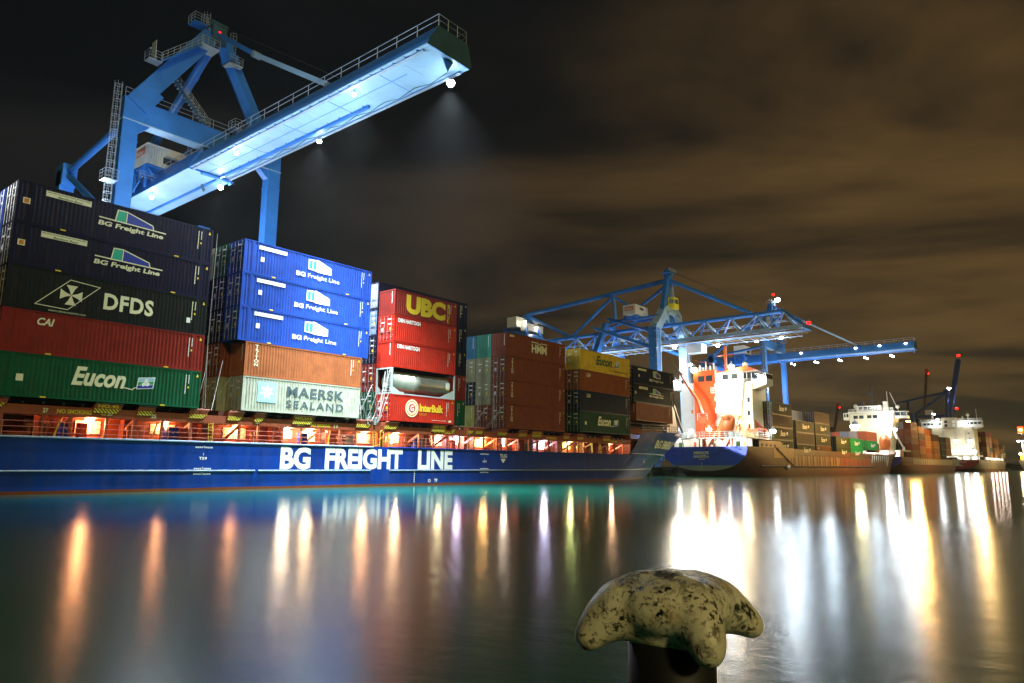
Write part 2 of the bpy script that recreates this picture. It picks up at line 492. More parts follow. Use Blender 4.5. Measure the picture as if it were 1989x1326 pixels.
_ends = {}
def container(M, s, q, h, L, H, key, look, where, end='wall', marks=(), group=None, detail=2, name='shipping_container', cat='container'):
    T = M @ Matrix.Translation((s, q, h))
    t = thing(name, (look+', '+where) if where else look, cat, T, group)
    key, _, dkey = key.partition('/')
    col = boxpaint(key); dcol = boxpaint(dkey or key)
    f = MB(); b = MB()
    pw = 0.14; p2 = WD-pw
    # frame: posts, rails, castings (posts of the 45 ft boxes stand in at the 40 ft positions)
    posts = [0, L-pw]
    for x in posts:
        for y in (0, p2): f.box(x, x+pw, y, y+pw, .12, H-.12, col)
    if L > 13 and detail > 1:
        for x in ((L-12.19)/2, L-(L-12.19)/2-.2): f.box(x, x+.2, -.002, .05, .1, H-.08, col)
    for y in (0, WD-.06):
        f.box(pw, L-pw, y+.001, y+.059, 0, .15, col); f.box(pw, L-pw, y+.001, y+.059, H-.09, H, col)
    for x in (0, L-.1):
        f.box(x+.001, x+.099, pw, p2, 0, .13, col); f.box(x+.001, x+.099, pw, p2, H-.12, H, col)
    for x in (0, L-.17):
        for y in (0, WD-.16):
            for z in (0, H-.12): f.box(x-.004, x+.174, y-.004, y+.164, z, z+.12, STEEL if detail > 1 and key in ('white', 'yellow') else col)
    f.build('frame', t)
    # body: corrugated sides, roof and end
    corr_x(b, pw, L-pw, .15, H-.09, .016, .036, col, 1)
    b.add([(pw, WD-.02, .15), (L-pw, WD-.02, .15), (L-pw, WD-.02, H-.09), (pw, WD-.02, H-.09)], [(3, 2, 1, 0)], col)
    b.add([(0.01, .06, H-.03), (L-.01, .06, H-.03), (L-.01, WD-.06, H-.03), (0.01, WD-.06, H-.03)], [(0, 1, 2, 3)], col)
    b.add([(0.01, .06, .12), (L-.01, .06, .12), (L-.01, WD-.06, .12), (0.01, WD-.06, .12)], [(3, 2, 1, 0)], DARKST)
    b.add([(L-.05, pw, .1), (L-.05, p2, .1), (L-.05, p2, H-.1), (L-.05, pw, H-.1)], [(0, 1, 2, 3)], col)
    if end == 'wall':
        corr_y(b, pw, p2, .13, H-.12, .02, .04, col)
        if detail > 1:
            k = MB(); k.box(-.006, -.002, .42, .49, .45*H, .93*H, WHITEP); k.build('number_codes', t)
    b.build('body', t)
    if end in ('door', 'doors'):
        for i in range(2):
            y0 = pw+.01+i*(p2-pw)/2; y1 = y0+(p2-pw)/2-.02
            d = MB()
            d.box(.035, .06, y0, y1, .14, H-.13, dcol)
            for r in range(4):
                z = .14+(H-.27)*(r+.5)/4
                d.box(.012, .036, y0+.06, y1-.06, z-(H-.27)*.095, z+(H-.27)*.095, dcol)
            for z in (.2, .4, .6, .8): d.box(.005, .035, y1-.05 if i else y0, y1 if i else y0+.05, H*z, H*z+.12, STEEL)
            do = d.build('door', t)
            k = MB()
            for yy in (y0+.27, y1-.22):
                k.tube((-.02, yy, .08), (-.02, yy, H-.08), .022, STEEL, 6)
                for z in (.14, .36, .62, .84): k.box(-.03, .01, yy-.05, yy+.05, H*z, H*z+.07, STEEL)
            k.box(-.035, -.01, y0+.27, y1-.22, .36*H, .36*H+.04, STEEL)
            k.build('lock_rod', do)
            if detail > 1:
                k = MB()
                if i == 0:
                    k.box(.008, .0118, y0+.32, y1-.28, .64*H, .68*H, WHITEP); k.box(.008, .0118, y0+.32, y1-.28, .83*H, .87*H, WHITEP)
                    k.box(.008, .0118, y0+.35, y0+.55, .42*H, .52*H, YEL)
                else:
                    k.box(.008, .0118, y0+.2, y1-.25, .72*H, .76*H, WHITEP)
                    letters(k, '45' if L > 13 else '40', lambda a, c: (.006, y1-.3-a*.35, .40*H+c*.14*H), WHITEP, .03)
                k.build('number_codes', do)
    kk = Marks()
    for fn in marks: fn(kk, L, H)
    if detail > 1 and marks is not None and end != 'none':
        kk.codes(L, H, CREAM if key in ('navy', 'slate', 'brown', 'dblue') else WHITEP)
        if L > 12 and key in ('navy', 'blue', 'green', 'red'): kk.fork(L)
    for n, mb in kk.d.items(): mb.build(n, t)
    return t

TIER = ['bottom box', 'second box up', 'third box up', 'fourth box up', 'topmost box']
def tier(i, n): return 'topmost box' if i == n-1 else TIER[i]
G1 = 'containers on the near blue ship'
def stack(M, s, q, h, spec, where, group, P, H, L, detail=2):
    n = len(spec)
    for i, e in enumerate(spec):
        key, look, end, marks = e[:4]
        ds, l2 = (e[4], e[5]) if len(e) > 4 else (0, L)
        container(M, s+ds, q, h+i*P, l2, H, key, look, tier(i, n)+' '+where, end, marks, group, detail)

RP = 2.55
# first bay
a = 'of the leftmost front stack'
stack(M1, 14.28, 0, 4.38, [('green', 'green container with cream script lettering and flag', 'door', [m_script]),
    ('red', 'red container with three small cream letters', 'door', [m_cai]),
    ('slate', 'black-green container with cream cross', 'door', [m_dfds]),
    ('navy', 'dark navy container with house emblem', 'door', [m_house_old]),
    ('navy', 'dark navy container with house emblem', 'door', [m_house_old])], a, G1, 2.9, 2.88, 13.72)
for j, ks in ((1, ['rust', 'brown', 'navy', 'blue', 'blue']), (2, ['brown', 'red', 'blue', 'blue', 'navy'])):
    stack(M1, 14.28, RP*j, 4.38, [(k, {'rust': 'rusty', 'brown': 'brown', 'navy': 'navy', 'blue': 'blue', 'red': 'red'}[k]+' container', 'door', []) for k in ks],
        'in the %s row behind the leftmost front stack' % ('first', 'second')[j-1], G1, 2.9, 2.88, 13.72)
# second bay
a = 'of the bright blue stack'
stack(M1, 30.78, 0, 4.46, [('white', 'rusty white container with large grey letters', 'door', [m_mae], .79, 12.19),
    ('orange', 'orange-brown container with upright white letters', 'wall', [m_tri], .79, 12.19),
    ('blue', 'bright blue container with white house emblem', 'door', [m_house_new]),
    ('blue', 'bright blue container with white house emblem', 'door', [m_house_new]),
    ('blue', 'bright blue container with white house emblem', 'door', [m_house_new])], a, G1, 2.9, 2.88, 13.72)
for j, ks in ((1, ['cream', 'brown', 'navy', 'navy', 'green']), (2, ['brown', 'rust', 'navy', 'navy', 'white'])):
    stack(M1, 30.78, RP*j, 4.46, [(k, {'cream': 'cream', 'rust': 'rusty', 'brown': 'brown', 'navy': 'navy', 'green': 'green', 'white': 'white'}[k]+' container', 'door', []) for k in ks],
        'in the %s row behind the bright blue stack' % ('first', 'second')[j-1], G1, 2.9, 2.88, 13.72)
# third bay: shorter bulk containers and a tank in front
a = 'of the short red front stack'
for i, (key, look, end, mk) in enumerate(
        [('bred', 'short red container with yellow ring emblem', 'door', [m_ib]), ('', '', '', []),
        ('bred', 'short red container with small white name', 'wall', [m_den]), ('bred', 'short red container with small white name', 'door', [m_den]),
        ('red', 'short red container with three big yellow letters', 'wall', [m_ubc])]):
    if key: container(M1, 47.65, 0, 4.46+2.69*i, 9.125, 2.66, key, look, tier(i, 5)+' '+a, end, mk, G1)
stack(M1, 47.6, RP, 4.6, [('green', 'green container', 'door', []), ('red', 'dull red container', 'door', []), ('navy', 'navy container', 'door', []),
    ('navy/ltblue', 'blue-doored navy container', 'door', []), ('navy/pale', 'pale-doored navy container', 'door', [])], 'behind the short red front stack', G1, 2.88, 2.86, 13.6)  # paler door colours stand for strong lamplight on navy doors
# the tank container
t = thing('tank_container', 'long silver tank in an open grey frame between red containers', 'tank container', M1 @ Matrix.Translation((47.65, 0, 4.46+2.69)), G1)
TK = paint('tank_skin', (0.36, 0.38, 0.32), 0.42, 0.35, metal=0.35)
GF = paint('tank_frame_grey', (0.42, 0.47, 0.46), 0.5, 0.25)
mb = MB(); L = 9.125; H = 2.66; r = 1.1; cy0 = WD/2; cz0 = 1.33; n = 28
xs = [(.25, 0), (.33, .55), (.5, .85), (.75, 1), (3.1, 1), (3.1, 1.012), (4.3, 1.012), (4.3, 1), (L-.75, 1), (L-.5, .85), (L-.33, .55), (L-.25, 0)]
vs = []; fs = []
for x, k in xs:
    for i in range(n):
        tt = 2*math.pi*i/n; vs.append((x, cy0+r*k*math.cos(tt), cz0+r*k*math.sin(tt)))
for i in range(len(xs)-1):
    for j in range(n): fs.append((i*n+j, i*n+(j+1) % n, (i+1)*n+(j+1) % n, (i+1)*n+j))
mb.add(vs, fs, TK); mb.build('tank', t, True)
mb = MB()
for x in (0, L-.15):
    for y in (0, WD-.15): mb.box(x, x+.15, y, y+.15, 0, H, GF)
    for z in (0, H-.14): mb.box(x+.01, x+.14, .15, WD-.15, z, z+.14, GF)
for y in (.02, WD-.14): mb.box(.15, L-.15, y, y+.12, 0, .12, GF)
for y in (.05, WD-.12):
    mb.beam((.15, y, .12), (1.7, y, .12), .1, .3, GF); mb.extr([(L-.15, y, .12), (L-2.2, y, .12), (L-.15, y, 1.0)], (0, .06, 0), GF)
    mb.extr([(.15, y, .12), (1.4, y, .12), (.15, y, .8)], (0, .06, 0), GF)
mb.build('frame', t)
mb = MB()
for k in range(7): mb.box(-.01, .03, .25, .7, .3+.32*k, .34+.32*k, GF)
for y in (.25, .7): mb.box(-.02, .03, y-.02, y+.02, .15, 2.5, GF)
mb.build('ladder', t)
mb = MB(); mb.sphere((.3, 1.2, .75), .38, GF); mb.tube((.05, 1.2, .4), (.6, 1.2, .4), .2, GF, 10); mb.tube((.1, .9, .3), (.1, 1.6, .3), .07, STEEL); mb.build('valve', t, True)
mb = MB(); mb.box(L-1.35, L-.75, .10, .105, 1.15, 1.75, WHITEP); mb.box(L-1.35, L-.75, .10, .106, 1.0, 1.13, YEL); mb.build('placard', t)
# fourth bay
a = 'of the tall brown stack'
stack(M1, 65.62, 0, 4.46, [('brown', 'brown container with upright cream name', 'door', [m_tri]), ('brown', 'brown container with upright cream name', 'door', [m_tri]),
    ('brown', 'brown container with upright cream name', 'door', [m_tri]), ('brown', 'brown container with winged cream letters', 'wall', [m_hmm])], a, G1, 2.9, 2.88, 12.1)
stack(M1, 65.62, RP, 4.46, [('brown', 'brown container', 'door', []), ('cream', 'cream container', 'door', []), ('cream', 'cream container', 'door', []), ('aqua', 'aqua green container', 'wall', [])],
    'in the first row behind the tall brown stack', G1, 2.9, 2.88, 12.1)
stack(M1, 65.62, RP*2, 4.46, [('lime', 'lime container with black scrawl', 'wall', []), ('slate', 'black container', 'door', []), ('cream', 'cream container', 'door', []), ('azure', 'azure blue container', 'wall', [])],
    'in the second row behind the tall brown stack', G1, 2.9, 2.88, 12.1)
# fifth bay
a = 'of the yellow-topped stack'
def reefer(k, L, H):
    m_script(k, L, H, DGREEN, .30, .62, True)
stack(M1, 81.3, 0, 4.66, [('dgreen', 'dark green container with cream script lettering', 'door', [m_script]), ('dblue', 'slate container with three cream letters', 'door', [lambda k, L, H: m_cai(k, L, H, .12)]),
    ('rust', 'brick red container with three cream letters', 'door', [lambda k, L, H: m_cai(k, L, H, .12)]),
    ('yellow', 'yellow refrigerated container with green script lettering', 'door', [reefer])], a, G1, 2.86, 2.84, 13.45)
stack(M1, 81.3, RP, 4.66, [('dgreen', 'dark green container', 'door', []), ('brown', 'brown container', 'door', []), ('rust', 'brick red container', 'door', [])],
    'behind the yellow-topped stack', G1, 2.86, 2.84, 13.45)
# sixth bay, on the forward hatch
a = 'of the foremost stack at the bow'
stack(M1, 95.9, 0, 6.98, [('rust', 'rusty brown container', 'wall', [], .73, 11.9), ('black', 'black-navy container with cream house emblem', 'door', [m_house_old]),
    ('dblue', 'black-navy container with white house emblem', 'door', [lambda k, L, H: m_house_new(k, L, H, True)])], a, G1, 2.8, 2.78, 13.3)
stack(M1, 95.9, RP, 6.98, [('brown', 'brown container', 'door', [], .73, 11.9), ('navy', 'navy container', 'door', []), ('slate', 'black container', 'door', [])],
    'behind the foremost stack at the bow', G1, 2.8, 2.78, 13.3)
# ------------------------------------------------------------------ lamps
def light(name, loc, power, col, parent=None, kind='POINT', r=.15, aim=None, spot=None, blend=.35):
    ld = bpy.data.lights.new(name, kind)
    ld.energy = power; ld.color = col; ld.shadow_soft_size = r
    if kind == 'SPOT': ld.spot_size = R(spot); ld.spot_blend = blend
    o = bpy.data.objects.new(name, ld)
    COL.objects.link(o)
    if parent: o.parent = parent
    o.location = loc
    if kind == 'SPOT':
        d = Vector(aim or (0, 0, -1))
        o.rotation_euler = (-d).to_track_quat('Z', 'Y').to_euler()
    return o
COOL = (0.92, 0.97, 1.0)
WARM = (1.0, 0.86, 0.55)
AMB = (1.0, 0.50, 0.14)
def lamp(t, loc, r, col, strength, power=0, kind='POINT', aim=None, spot=None, off=(0, 0, 0), name='floodlight', blend=.4):
    """a floodlight on thing t: housing with a bracket, glowing lens, and its lamp"""
    mb = MB()
    x, y, z = loc
    mb.tube((x, y, z+r*.35), (x, y, z+r*1.15), r*.97, GALV, 12, r*.55); mb.box(x-r*.15, x+r*.15, y-r*.15, y+r*.15, z+r*1.1, z+r*1.7, GALV)
    h = mb.build(name, t)
    mb = MB()
    mb.sphere(loc, r, glow_mat('lamp_%.2f_%.2f_%.2f_%d' % (*col, strength), col, strength), 14, 10)
    mb.build('lens', h, True)
    if power: light('lamp', (x+off[0], y+off[1], z+off[2]-(r*1.2 if kind == 'SPOT' else 0)), power, col, t, kind, r, aim, spot, blend)

# ------------------------------------------------------------------ the near ship
B1 = 22.0
def pw(pts, x):
    if x <= pts[0][0]: return pts[0][1]
    for (a, b), (c, d) in zip(pts, pts[1:]):
        if x <= c: return b+(d-b)*(x-a)/(c-a)
    return pts[-1][1]
STEM = [(-4, 117), (-2.2, 118.4), (-1.5, 119.9), (.27, 122.4), (1.9, 126.2), (2.5, 127.3), (6.5, 135.0), (9, 139)]
TOP = [(-40, 1.83), (94.3, 1.83), (95, 2.1), (96, 2.6), (96.9, 3.4), (97.8, 4.85), (98.5, 5.27), (107, 5.55), (127, 6.3), (136, 6.6)]
def s_taper(h): return 88+1.75*(h+2)
def hullq(s, h):
    a, b = s_taper(h), pw(STEM, h)
    if s <= a: return 0.0
    return 11*min(1, (s-a)/(b-a))**1.5
ship = thing('container_ship', 'long blue container ship with large white letters along its side, moored nearest', 'ship', M1)
def hull_paint(name, topcol, botcol, zsplit, rough=.32, z2=None, midcol=None):
    mt = paint(name, topcol, rough, .6, .5, scale=.22, rustcol=(topcol[0]*.4+.02, topcol[1]*.4+.015, topcol[2]*.35+.01))
    n, l = mt.node_tree.nodes, mt.node_tree.links
    b = n['Principled BSDF']
    src = b.inputs['Base Color'].links[0].from_socket
    tcn = n.new('ShaderNodeTexCoord'); sp = n.new('ShaderNodeSeparateXYZ')
    l.new(tcn.outputs['Object'], sp.inputs[0])
    nz = n.new('ShaderNodeTexNoise'); nz.inputs['Scale'].default_value = .8
    l.new(tcn.outputs['Object'], nz.inputs['Vector'])
    ad = n.new('ShaderNodeMath'); ad.operation = 'MULTIPLY_ADD'
    l.new(nz.outputs['Fac'], ad.inputs[0]); ad.inputs[1].default_value = .12
    l.new(sp.outputs[2], ad.inputs[2])
    gt = n.new('ShaderNodeMath'); gt.operation = 'GREATER_THAN'
    l.new(ad.outputs[0], gt.inputs[0]); gt.inputs[1].default_value = zsplit+.06
    mx = n.new('ShaderNodeMix'); mx.data_type = 'RGBA'
    l.new(gt.outputs[0], mx.inputs['Factor'])
    mx.inputs['A'].default_value = (*botcol, 1)
    l.new(src, mx.inputs['B'])
    out = mx.outputs['Result']
    l.new(out, b.inputs['Base Color'])
    # grime streaks, thickest toward the bow, also stand in for light reflections
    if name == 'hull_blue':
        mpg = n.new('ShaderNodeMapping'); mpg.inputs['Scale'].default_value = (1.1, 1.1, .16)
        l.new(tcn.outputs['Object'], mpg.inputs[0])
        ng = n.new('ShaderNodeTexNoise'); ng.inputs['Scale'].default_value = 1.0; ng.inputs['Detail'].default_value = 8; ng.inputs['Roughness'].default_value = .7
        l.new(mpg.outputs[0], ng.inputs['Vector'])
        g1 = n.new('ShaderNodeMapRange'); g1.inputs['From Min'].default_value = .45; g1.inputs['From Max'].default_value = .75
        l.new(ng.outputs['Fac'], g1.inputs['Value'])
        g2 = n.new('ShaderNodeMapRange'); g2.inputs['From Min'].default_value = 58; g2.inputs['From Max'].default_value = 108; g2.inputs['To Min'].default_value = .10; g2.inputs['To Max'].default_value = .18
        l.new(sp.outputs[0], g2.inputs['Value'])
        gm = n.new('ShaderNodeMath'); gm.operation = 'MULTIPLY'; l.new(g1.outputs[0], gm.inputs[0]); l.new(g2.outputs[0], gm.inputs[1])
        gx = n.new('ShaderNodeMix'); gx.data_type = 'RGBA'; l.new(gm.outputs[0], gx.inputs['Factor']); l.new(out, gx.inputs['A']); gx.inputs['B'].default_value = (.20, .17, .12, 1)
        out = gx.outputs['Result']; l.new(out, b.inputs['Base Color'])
    # plate seams and slight oil-canning
    br = n.new('ShaderNodeTexBrick')
    br.inputs['Scale'].default_value = 1.0
    br.inputs['Brick Width'].default_value = 9.0
    br.inputs['Row Height'].default_value = 1.55
    br.inputs['Mortar Size'].default_value = .02
    br.inputs['Mortar Smooth'].default_value = .6
    cm = n.new('ShaderNodeCombineXYZ')
    l.new(sp.outputs[0], cm.inputs[0]); l.new(sp.outputs[2], cm.inputs[1])
    l.new(cm.outputs[0], br.inputs['Vector'])
    n2 = n.new('ShaderNodeTexNoise'); n2.inputs['Scale'].default_value = .5; n2.inputs['Detail'].default_value = 3
    l.new(tcn.outputs['Object'], n2.inputs['Vector'])
    bm = n.new('ShaderNodeBump'); bm.inputs['Strength'].default_value = .25; bm.inputs['Distance'].default_value = .05
    m4 = n.new('ShaderNodeMath'); m4.operation = 'MULTIPLY_ADD'
    l.new(br.outputs['Fac'], m4.inputs[0]); m4.inputs[1].default_value = -.5; l.new(n2.outputs['Fac'], m4.inputs[2])
    l.new(m4.outputs[0], bm.inputs['Height'])
    l.new(bm.outputs[0], b.inputs['Normal'])
    return mt
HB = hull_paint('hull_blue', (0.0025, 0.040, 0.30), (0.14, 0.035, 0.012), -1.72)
mb = MB()
NU, NV, NT = 24, 40, 16
cols = []
for i in range(NU+NV+1):
    rowp = []
    for j in range(NT+1):
        tt = j/NT
        if i <= NU:
            s = -28+(88+28)*i/NU; h = -4+tt*(pw(TOP, s)+4)
        else:
            v = (i-NU)/NV; h = -4+tt*(pw(TOP, 88+47*v)+4); a = 88; s = a+(pw(STEM, h)-a)*v
            h = -4+tt*(pw(TOP, s)+4); s = a+(pw(STEM, h)-a)*v
        rowp.append((s, hullq(s, h), h))
    cols.append(rowp)
vs = [p for r_ in cols for p in r_]+[(s, B1-q, h) for r_ in cols for s, q, h in r_]
K = len(cols)*(NT+1); fs = []
for i in range(len(cols)-1):
    for j in range(NT):
        a = i*(NT+1)+j; b = a+NT+1
        fs.append((a, b, b+1, a+1)); fs.append((K+a, K+a+1, K+b+1, K+b))
fs += [(j, j+1, K+j+1, K+j) for j in range(NT)]
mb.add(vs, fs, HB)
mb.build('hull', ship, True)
mb = MB(); vs = []; fs = []
for i, r_ in enumerate(cols):
    s, q, h = r_[-1]
    dh = 1.72 if s < 96 else h-1.05
    s2 = s if s < 120 else s-1.2
    q2 = hullq(min(s2, pw(STEM, dh)-.3), dh)+.02
    vs += [(s2, q2, dh), (s2, B1-q2, dh)]
fs = [(2*i, 2*i+2, 2*i+3, 2*i+1) for i in range(len(cols)-1)]
mb.add(vs, fs, paint('deck_red', (.16, .045, .025), .6, .4)); mb.build('deck', ship)
# rubbing strips and gunwale
mb = MB()
def along(s0, s1, h, r, mat, step=3.0):
    n = max(2, int((s1-s0)/step)); pts = []
    for i in range(n+1):
        s = s0+(s1-s0)*i/n; pts.append((s, hullq(s, h)-.05, h))
    mb.path(pts, r, mat, 6)
RUB = paint('rubbing_strip', (.30, .38, .50), .45, .3)
along(-28, 33.2, -.42, .06, RUB); along(33.5, 45.4, -.42, .06, RUB); along(47.8, 113, -.42, .06, RUB)
mb.build('rubbing_strip', ship)
mb = MB(); along(-28, 45.6, 1.80, .07, RUB); mb.build('gunwale', ship)
mb = MB(); along(47.6, 93.6, 1.80, .07, HB); mb.build('gunwale', ship)
mb = MB(); along(95, 123.5, 1.98, .05, RUB); mb.build('knuckle_line', ship)
# big lettering on the side
mb = MB()
for tx, a, b in (('BG', 35.55, 38.6), ('FREIGHT', 40.15, 49.5), ('LINE', 51.6, 56.7)):
    mb = MB()
    letters(mb, tx, lambda u, v: (a+(b-a)*u, -.012, -.33+1.95*v), WHITEP, .045, 0, 1.0)
    mb.build('hull_lettering', ship)
mb = MB()
letters(mb, 'BG EMERALD', lambda u, v: (104.6+19.0*u, hullq(104.6+19.0*u, 2.95+1.3*v+.1*u)-.05, 2.95+1.3*v+.1*u), CREAM, .035, 0, 1.05)
mb.build('bow_lettering', ship)
mb = MB()
def hl(tx, a, b, h0, h1, mt=WHITEP, bo=.03): letters(mb, tx, lambda u, v: (a+(b-a)*u, hullq(a+(b-a)*u, h0)-.02, h0+(h1-h0)*v), mt, bo)
hl('TUG', 64.6, 65.9, 1.0, 1.42); mb.poly([(64.75, -.02, .88), (65.2, -.02, .35), (65.7, -.02, .88)], WHITEP)
hl('TUG', 101.0, 102.2, 1.15, 1.55); mb.poly([(101.1, hullq(101.1, .8)-.05, 1.0), (101.6, hullq(101.6, .8)-.05, .55), (102.1, hullq(102.1, .8)-.05, 1.0)], YEL)
hl('T59', 28.35, 29.0, .42, .64); hl('T97', 61.55, 62.3, .42, .64)
for s in (28.7, 61.9):
    for h in (-.32, 1.32, -.72): 
        mb.box(s-.02, s+.02, -.02, -.01, h, h+.2, WHITEP)
        for k in range(-4, 5):
            if k: mb.box(s+k*.16-.05, s+k*.16+.05, -.02, -.01, h, h+.11, WHITEP)
    mb.box(s-.02, s+.02, -.02, -.01, .75, .95, WHITEP)
for k in range(6): mb.box(51.1, 51.24, -.02, -.01, -1.6+.2*k, -1.5+.2*k, WHITEP)
hl('O', 53.1, 53.5, -1.65, -1.32); hl('TF', 54.0, 54.5, -1.62, -1.3)
mb.build('draught_marks', ship)
# coaming, girder band, hatch side
mb = MB()
mb.box(8, 95.2, 2.6, 2.75, 1.72, 3.3, SHIPRED); mb.box(8, 95.2, .5, 2.6, 3.28, 3.36, SHIPRED)
mb.build('hatch_coaming', ship)
mb = MB(); mb.box(8, 95.2, .40, .50, 3.30, 3.93, SHIPRED); mb.build('girder_band', ship)
mb = MB()
for a, b in ((12, 29.2), (30.2, 45.2), (47, 63.5), (65, 79.5), (81, 95)):
    mb.box(a, b, 1.0, 1.1, 3.94, 4.34, paint('hatch_dark_red', (.10, .028, .014), .6, .4)); mb.box(a, b, 1.1, 20.8, 4.0, 4.3, MATS['hatch_dark_red'])
    s = a+.6
    while s < b-.6:
        mb.box(s, s+.16, .985, .998, 4.04, 4.2, CREAM); s += 1.23
mb.build('hatch_cover', ship)
mb = MB()
mb.box(96.5, 109.5, 1.0, 20.8, 6.55, 6.9, SHIPRED); mb.box(96.5, 109.5, 2.2, 2.4, 5.0, 6.55, SHIPRED)
mb.box(95.6, 95.8, .6, 20, 1.72, 6.6, SHIPRED)
mb.build('forward_hatch', ship)
# lashing brackets with yellow hatching
HZ = bpy.data.materials.new('yellow_black_hatching'); HZ.use_nodes = True
n_, l_ = HZ.node_tree.nodes, HZ.node_tree.links
t_ = n_.new('ShaderNodeTexCoord'); w_ = n_.new('ShaderNodeTexWave'); w_.inputs['Scale'].default_value = 2.6; w_.bands_direction = 'DIAGONAL'
r_ = n_.new('ShaderNodeMath'); r_.operation = 'GREATER_THAN'; r_.inputs[1].default_value = .42
x_ = n_.new('ShaderNodeMix'); x_.data_type = 'RGBA'; x_.inputs['A'].default_value = (.012, .012, .01, 1); x_.inputs['B'].default_value = (.72, .55, .05, 1)
mp_ = n_.new('ShaderNodeMapping'); mp_.inputs['Scale'].default_value = (1, 0, 1)
l_.new(t_.outputs['Object'], mp_.inputs[0]); l_.new(mp_.outputs[0], w_.inputs['Vector']); l_.new(w_.outputs['Fac'], r_.inputs[0]); l_.new(r_.outputs[0], x_.inputs['Factor']); l_.new(x_.outputs['Result'], n_['Principled BSDF'].inputs['Base Color'])
for k, (a, b) in enumerate([(13.8, 15.3), (20.5, 22.4), (23.5, 24.8), (27.4, 28.9), (30.6, 32.0), (33.0, 34.0), (36.7, 38.9), (43.7, 45.5), (47.2, 49.0), (53.7, 55.9), (56.7, 57.4), (59.3, 60.4), (60.6, 62.0), (64.5, 66.3), (68.4, 70.1), (71.0, 73.2), (77.8, 79.3), (81.0, 82.7), (87.4, 89.5)]):
    mb = MB()
    mb.extr([(a, .30, 3.60), (b-.35, .30, 3.60), (b, .30, 3.95), (b+.1, .30, 4.30), (a+.1, .30, 4.30)], (0, .9, 0), SHIPRED)
    mb.tube((a+.1, .2, 4.32), (b+.1, .2, 4.32), .05, RAILRED, 6)
    bo = mb.build('lashing_bracket', ship)
    mb = MB(); mb.poly([(a+.02, .285, 3.61), (b-.36, .285, 3.61), (b-.03, .285, 3.94), (a+.09, .285, 3.94)], HZ); mb.build('hatching', bo)
    tx = {1: 'NO.4S', 6: 'NO.3AS', 9: 'NO.2PS', 15: 'NO.2FS'}.get(k)
    if tx:
        mb = MB(); letters(mb, tx, lambda u, v: (a+.3+(b-a-.5)*u, .285, 4.0+.24*v), YEL, .03); mb.build('lettering', bo)
mb = MB()
for tx, a, b, mt in (('27', 17.42, 17.75, CREAM), ('NO SMOKING', 18.28, 20.46, YEL), ('CC', 21.1, 21.42, YEL), ('26', 21.5, 21.85, CREAM), ('25', 24.59, 24.97, CREAM), ('21', 33.2, 33.6, CREAM),
        ('20', 37.3, 37.65, CREAM), ('CC', 37.7, 38.05, YEL), ('NO SMOKING', 38.74, 40.81, YEL), ('19', 41.22, 41.7, CREAM), ('CC 16', 54.1, 55.0, YEL), ('NO SMOKING', 55.25, 57.26, YEL), ('13', 59.4, 59.8, CREAM),
        ('NO SMOKING', 74.2, 76.4, YEL), ('NO SMOKING', 89.5, 91.6, YEL)):
    letters(mb, tx, lambda u, v: (a+(b-a)*u, .388, 3.45+.30*v), mt, .03)
mb.build('band_lettering', ship)
mb = MB(); s = 9.0; k = 0
while s < 95:
    mb = MB()
    mb.box(s, s+.18, .42, .6, 1.72, 3.3, SHIPRED)
    if k % 2: mb.beam((s+.1, .5, 3.25), (s+.1, 2.6, 2.2), .12, .2, SHIPRED)
    if k % 3 == 1: mb.box(s, s+.9, 1.9, 2.6, 1.72, 3.28, SHIPRED)
    s += 2.05 + .35*math.sin(k*2.7); k += 1
    mb.build('stanchion', ship)
mb = MB()
for a, b in ((8, 45.5), (47.6, 94.2)): mb.rail([(a, .12, 1.75), (b, .12, 1.75)], RAILRED, 1.08, 1.75, .022)
mb.build('railing', ship)
mb = MB(); pts = [(s, hullq(s, pw(TOP, s))+.1, pw(TOP, s)) for s in (98.6, 103, 107, 111, 115, 119, 123, 127, 130, 132.5)]
mb.rail(pts, RUB, 1.15, 1.9, .035); mb.build('bow_railing', ship)
for s in (29.15, 45.9, 75.2, 63.6, 84.6):
    mb = MB()
    for q in (0, .35): mb.tube((s+q, .3, 1.75), (s+q, .45, 3.4), .03, YPAINT, 6)
    for k in range(6): mb.tube((s, .32, 1.95+.26*k), (s+.35, .32, 1.95+.26*k), .02, YPAINT, 5)
    mb.build('ladder', ship)
mb = MB()
for s in (46.6, 47.0, 47.7): mb.tube((s, .15, 1.75), (s, .15, 3.3), .035, YPAINT, 6)
mb.path([(46.6, .15, 3.3), (46.8, .15, 3.45), (47.0, .15, 3.3)], .035, YPAINT); mb.tube((47, .15, 2.4), (47.7, .15, 2.4), .03, YPAINT)
mb.path([(45.7, .15, 1.78), (46.6, .15, 2.1)], .03, YPAINT); mb.build('gangway_frame', ship)
for s in (18.4, 21.5, 25.0, 41.0, 60.0, 68.6, 78.5, 88.0):
    mb = MB(); mb.beam((s, .9, 1.75), (s+.5, 1.3, 3.2), .12, .05, YPAINT); mb.build('sloping_strut', ship)
for s, c, w in ((19.0, BLUEM, .7), (20.2, REDM, .5), (26.4, BLUEM, .9), (38.6, BLUEM, .6), (43.5, GREYDECK, .9), (52.6, BLUEM, .8), (53.3, GREYDECK, .3), (69.5, REDM, .6), (72.0, DGREEN, .6), (58.0, REDM, .7)):
    mb = MB(); mb.box(s, s+w, 1.5, 2.2, 1.9, 2.9, c); mb.box(s+.08, s+w-.08, 1.47, 1.5, 2.1, 2.7, c); mb.box(s+w*.45, s+w*.55, 1.44, 1.47, 2.4, 2.5, STEEL); mb.build('deck_locker', ship)
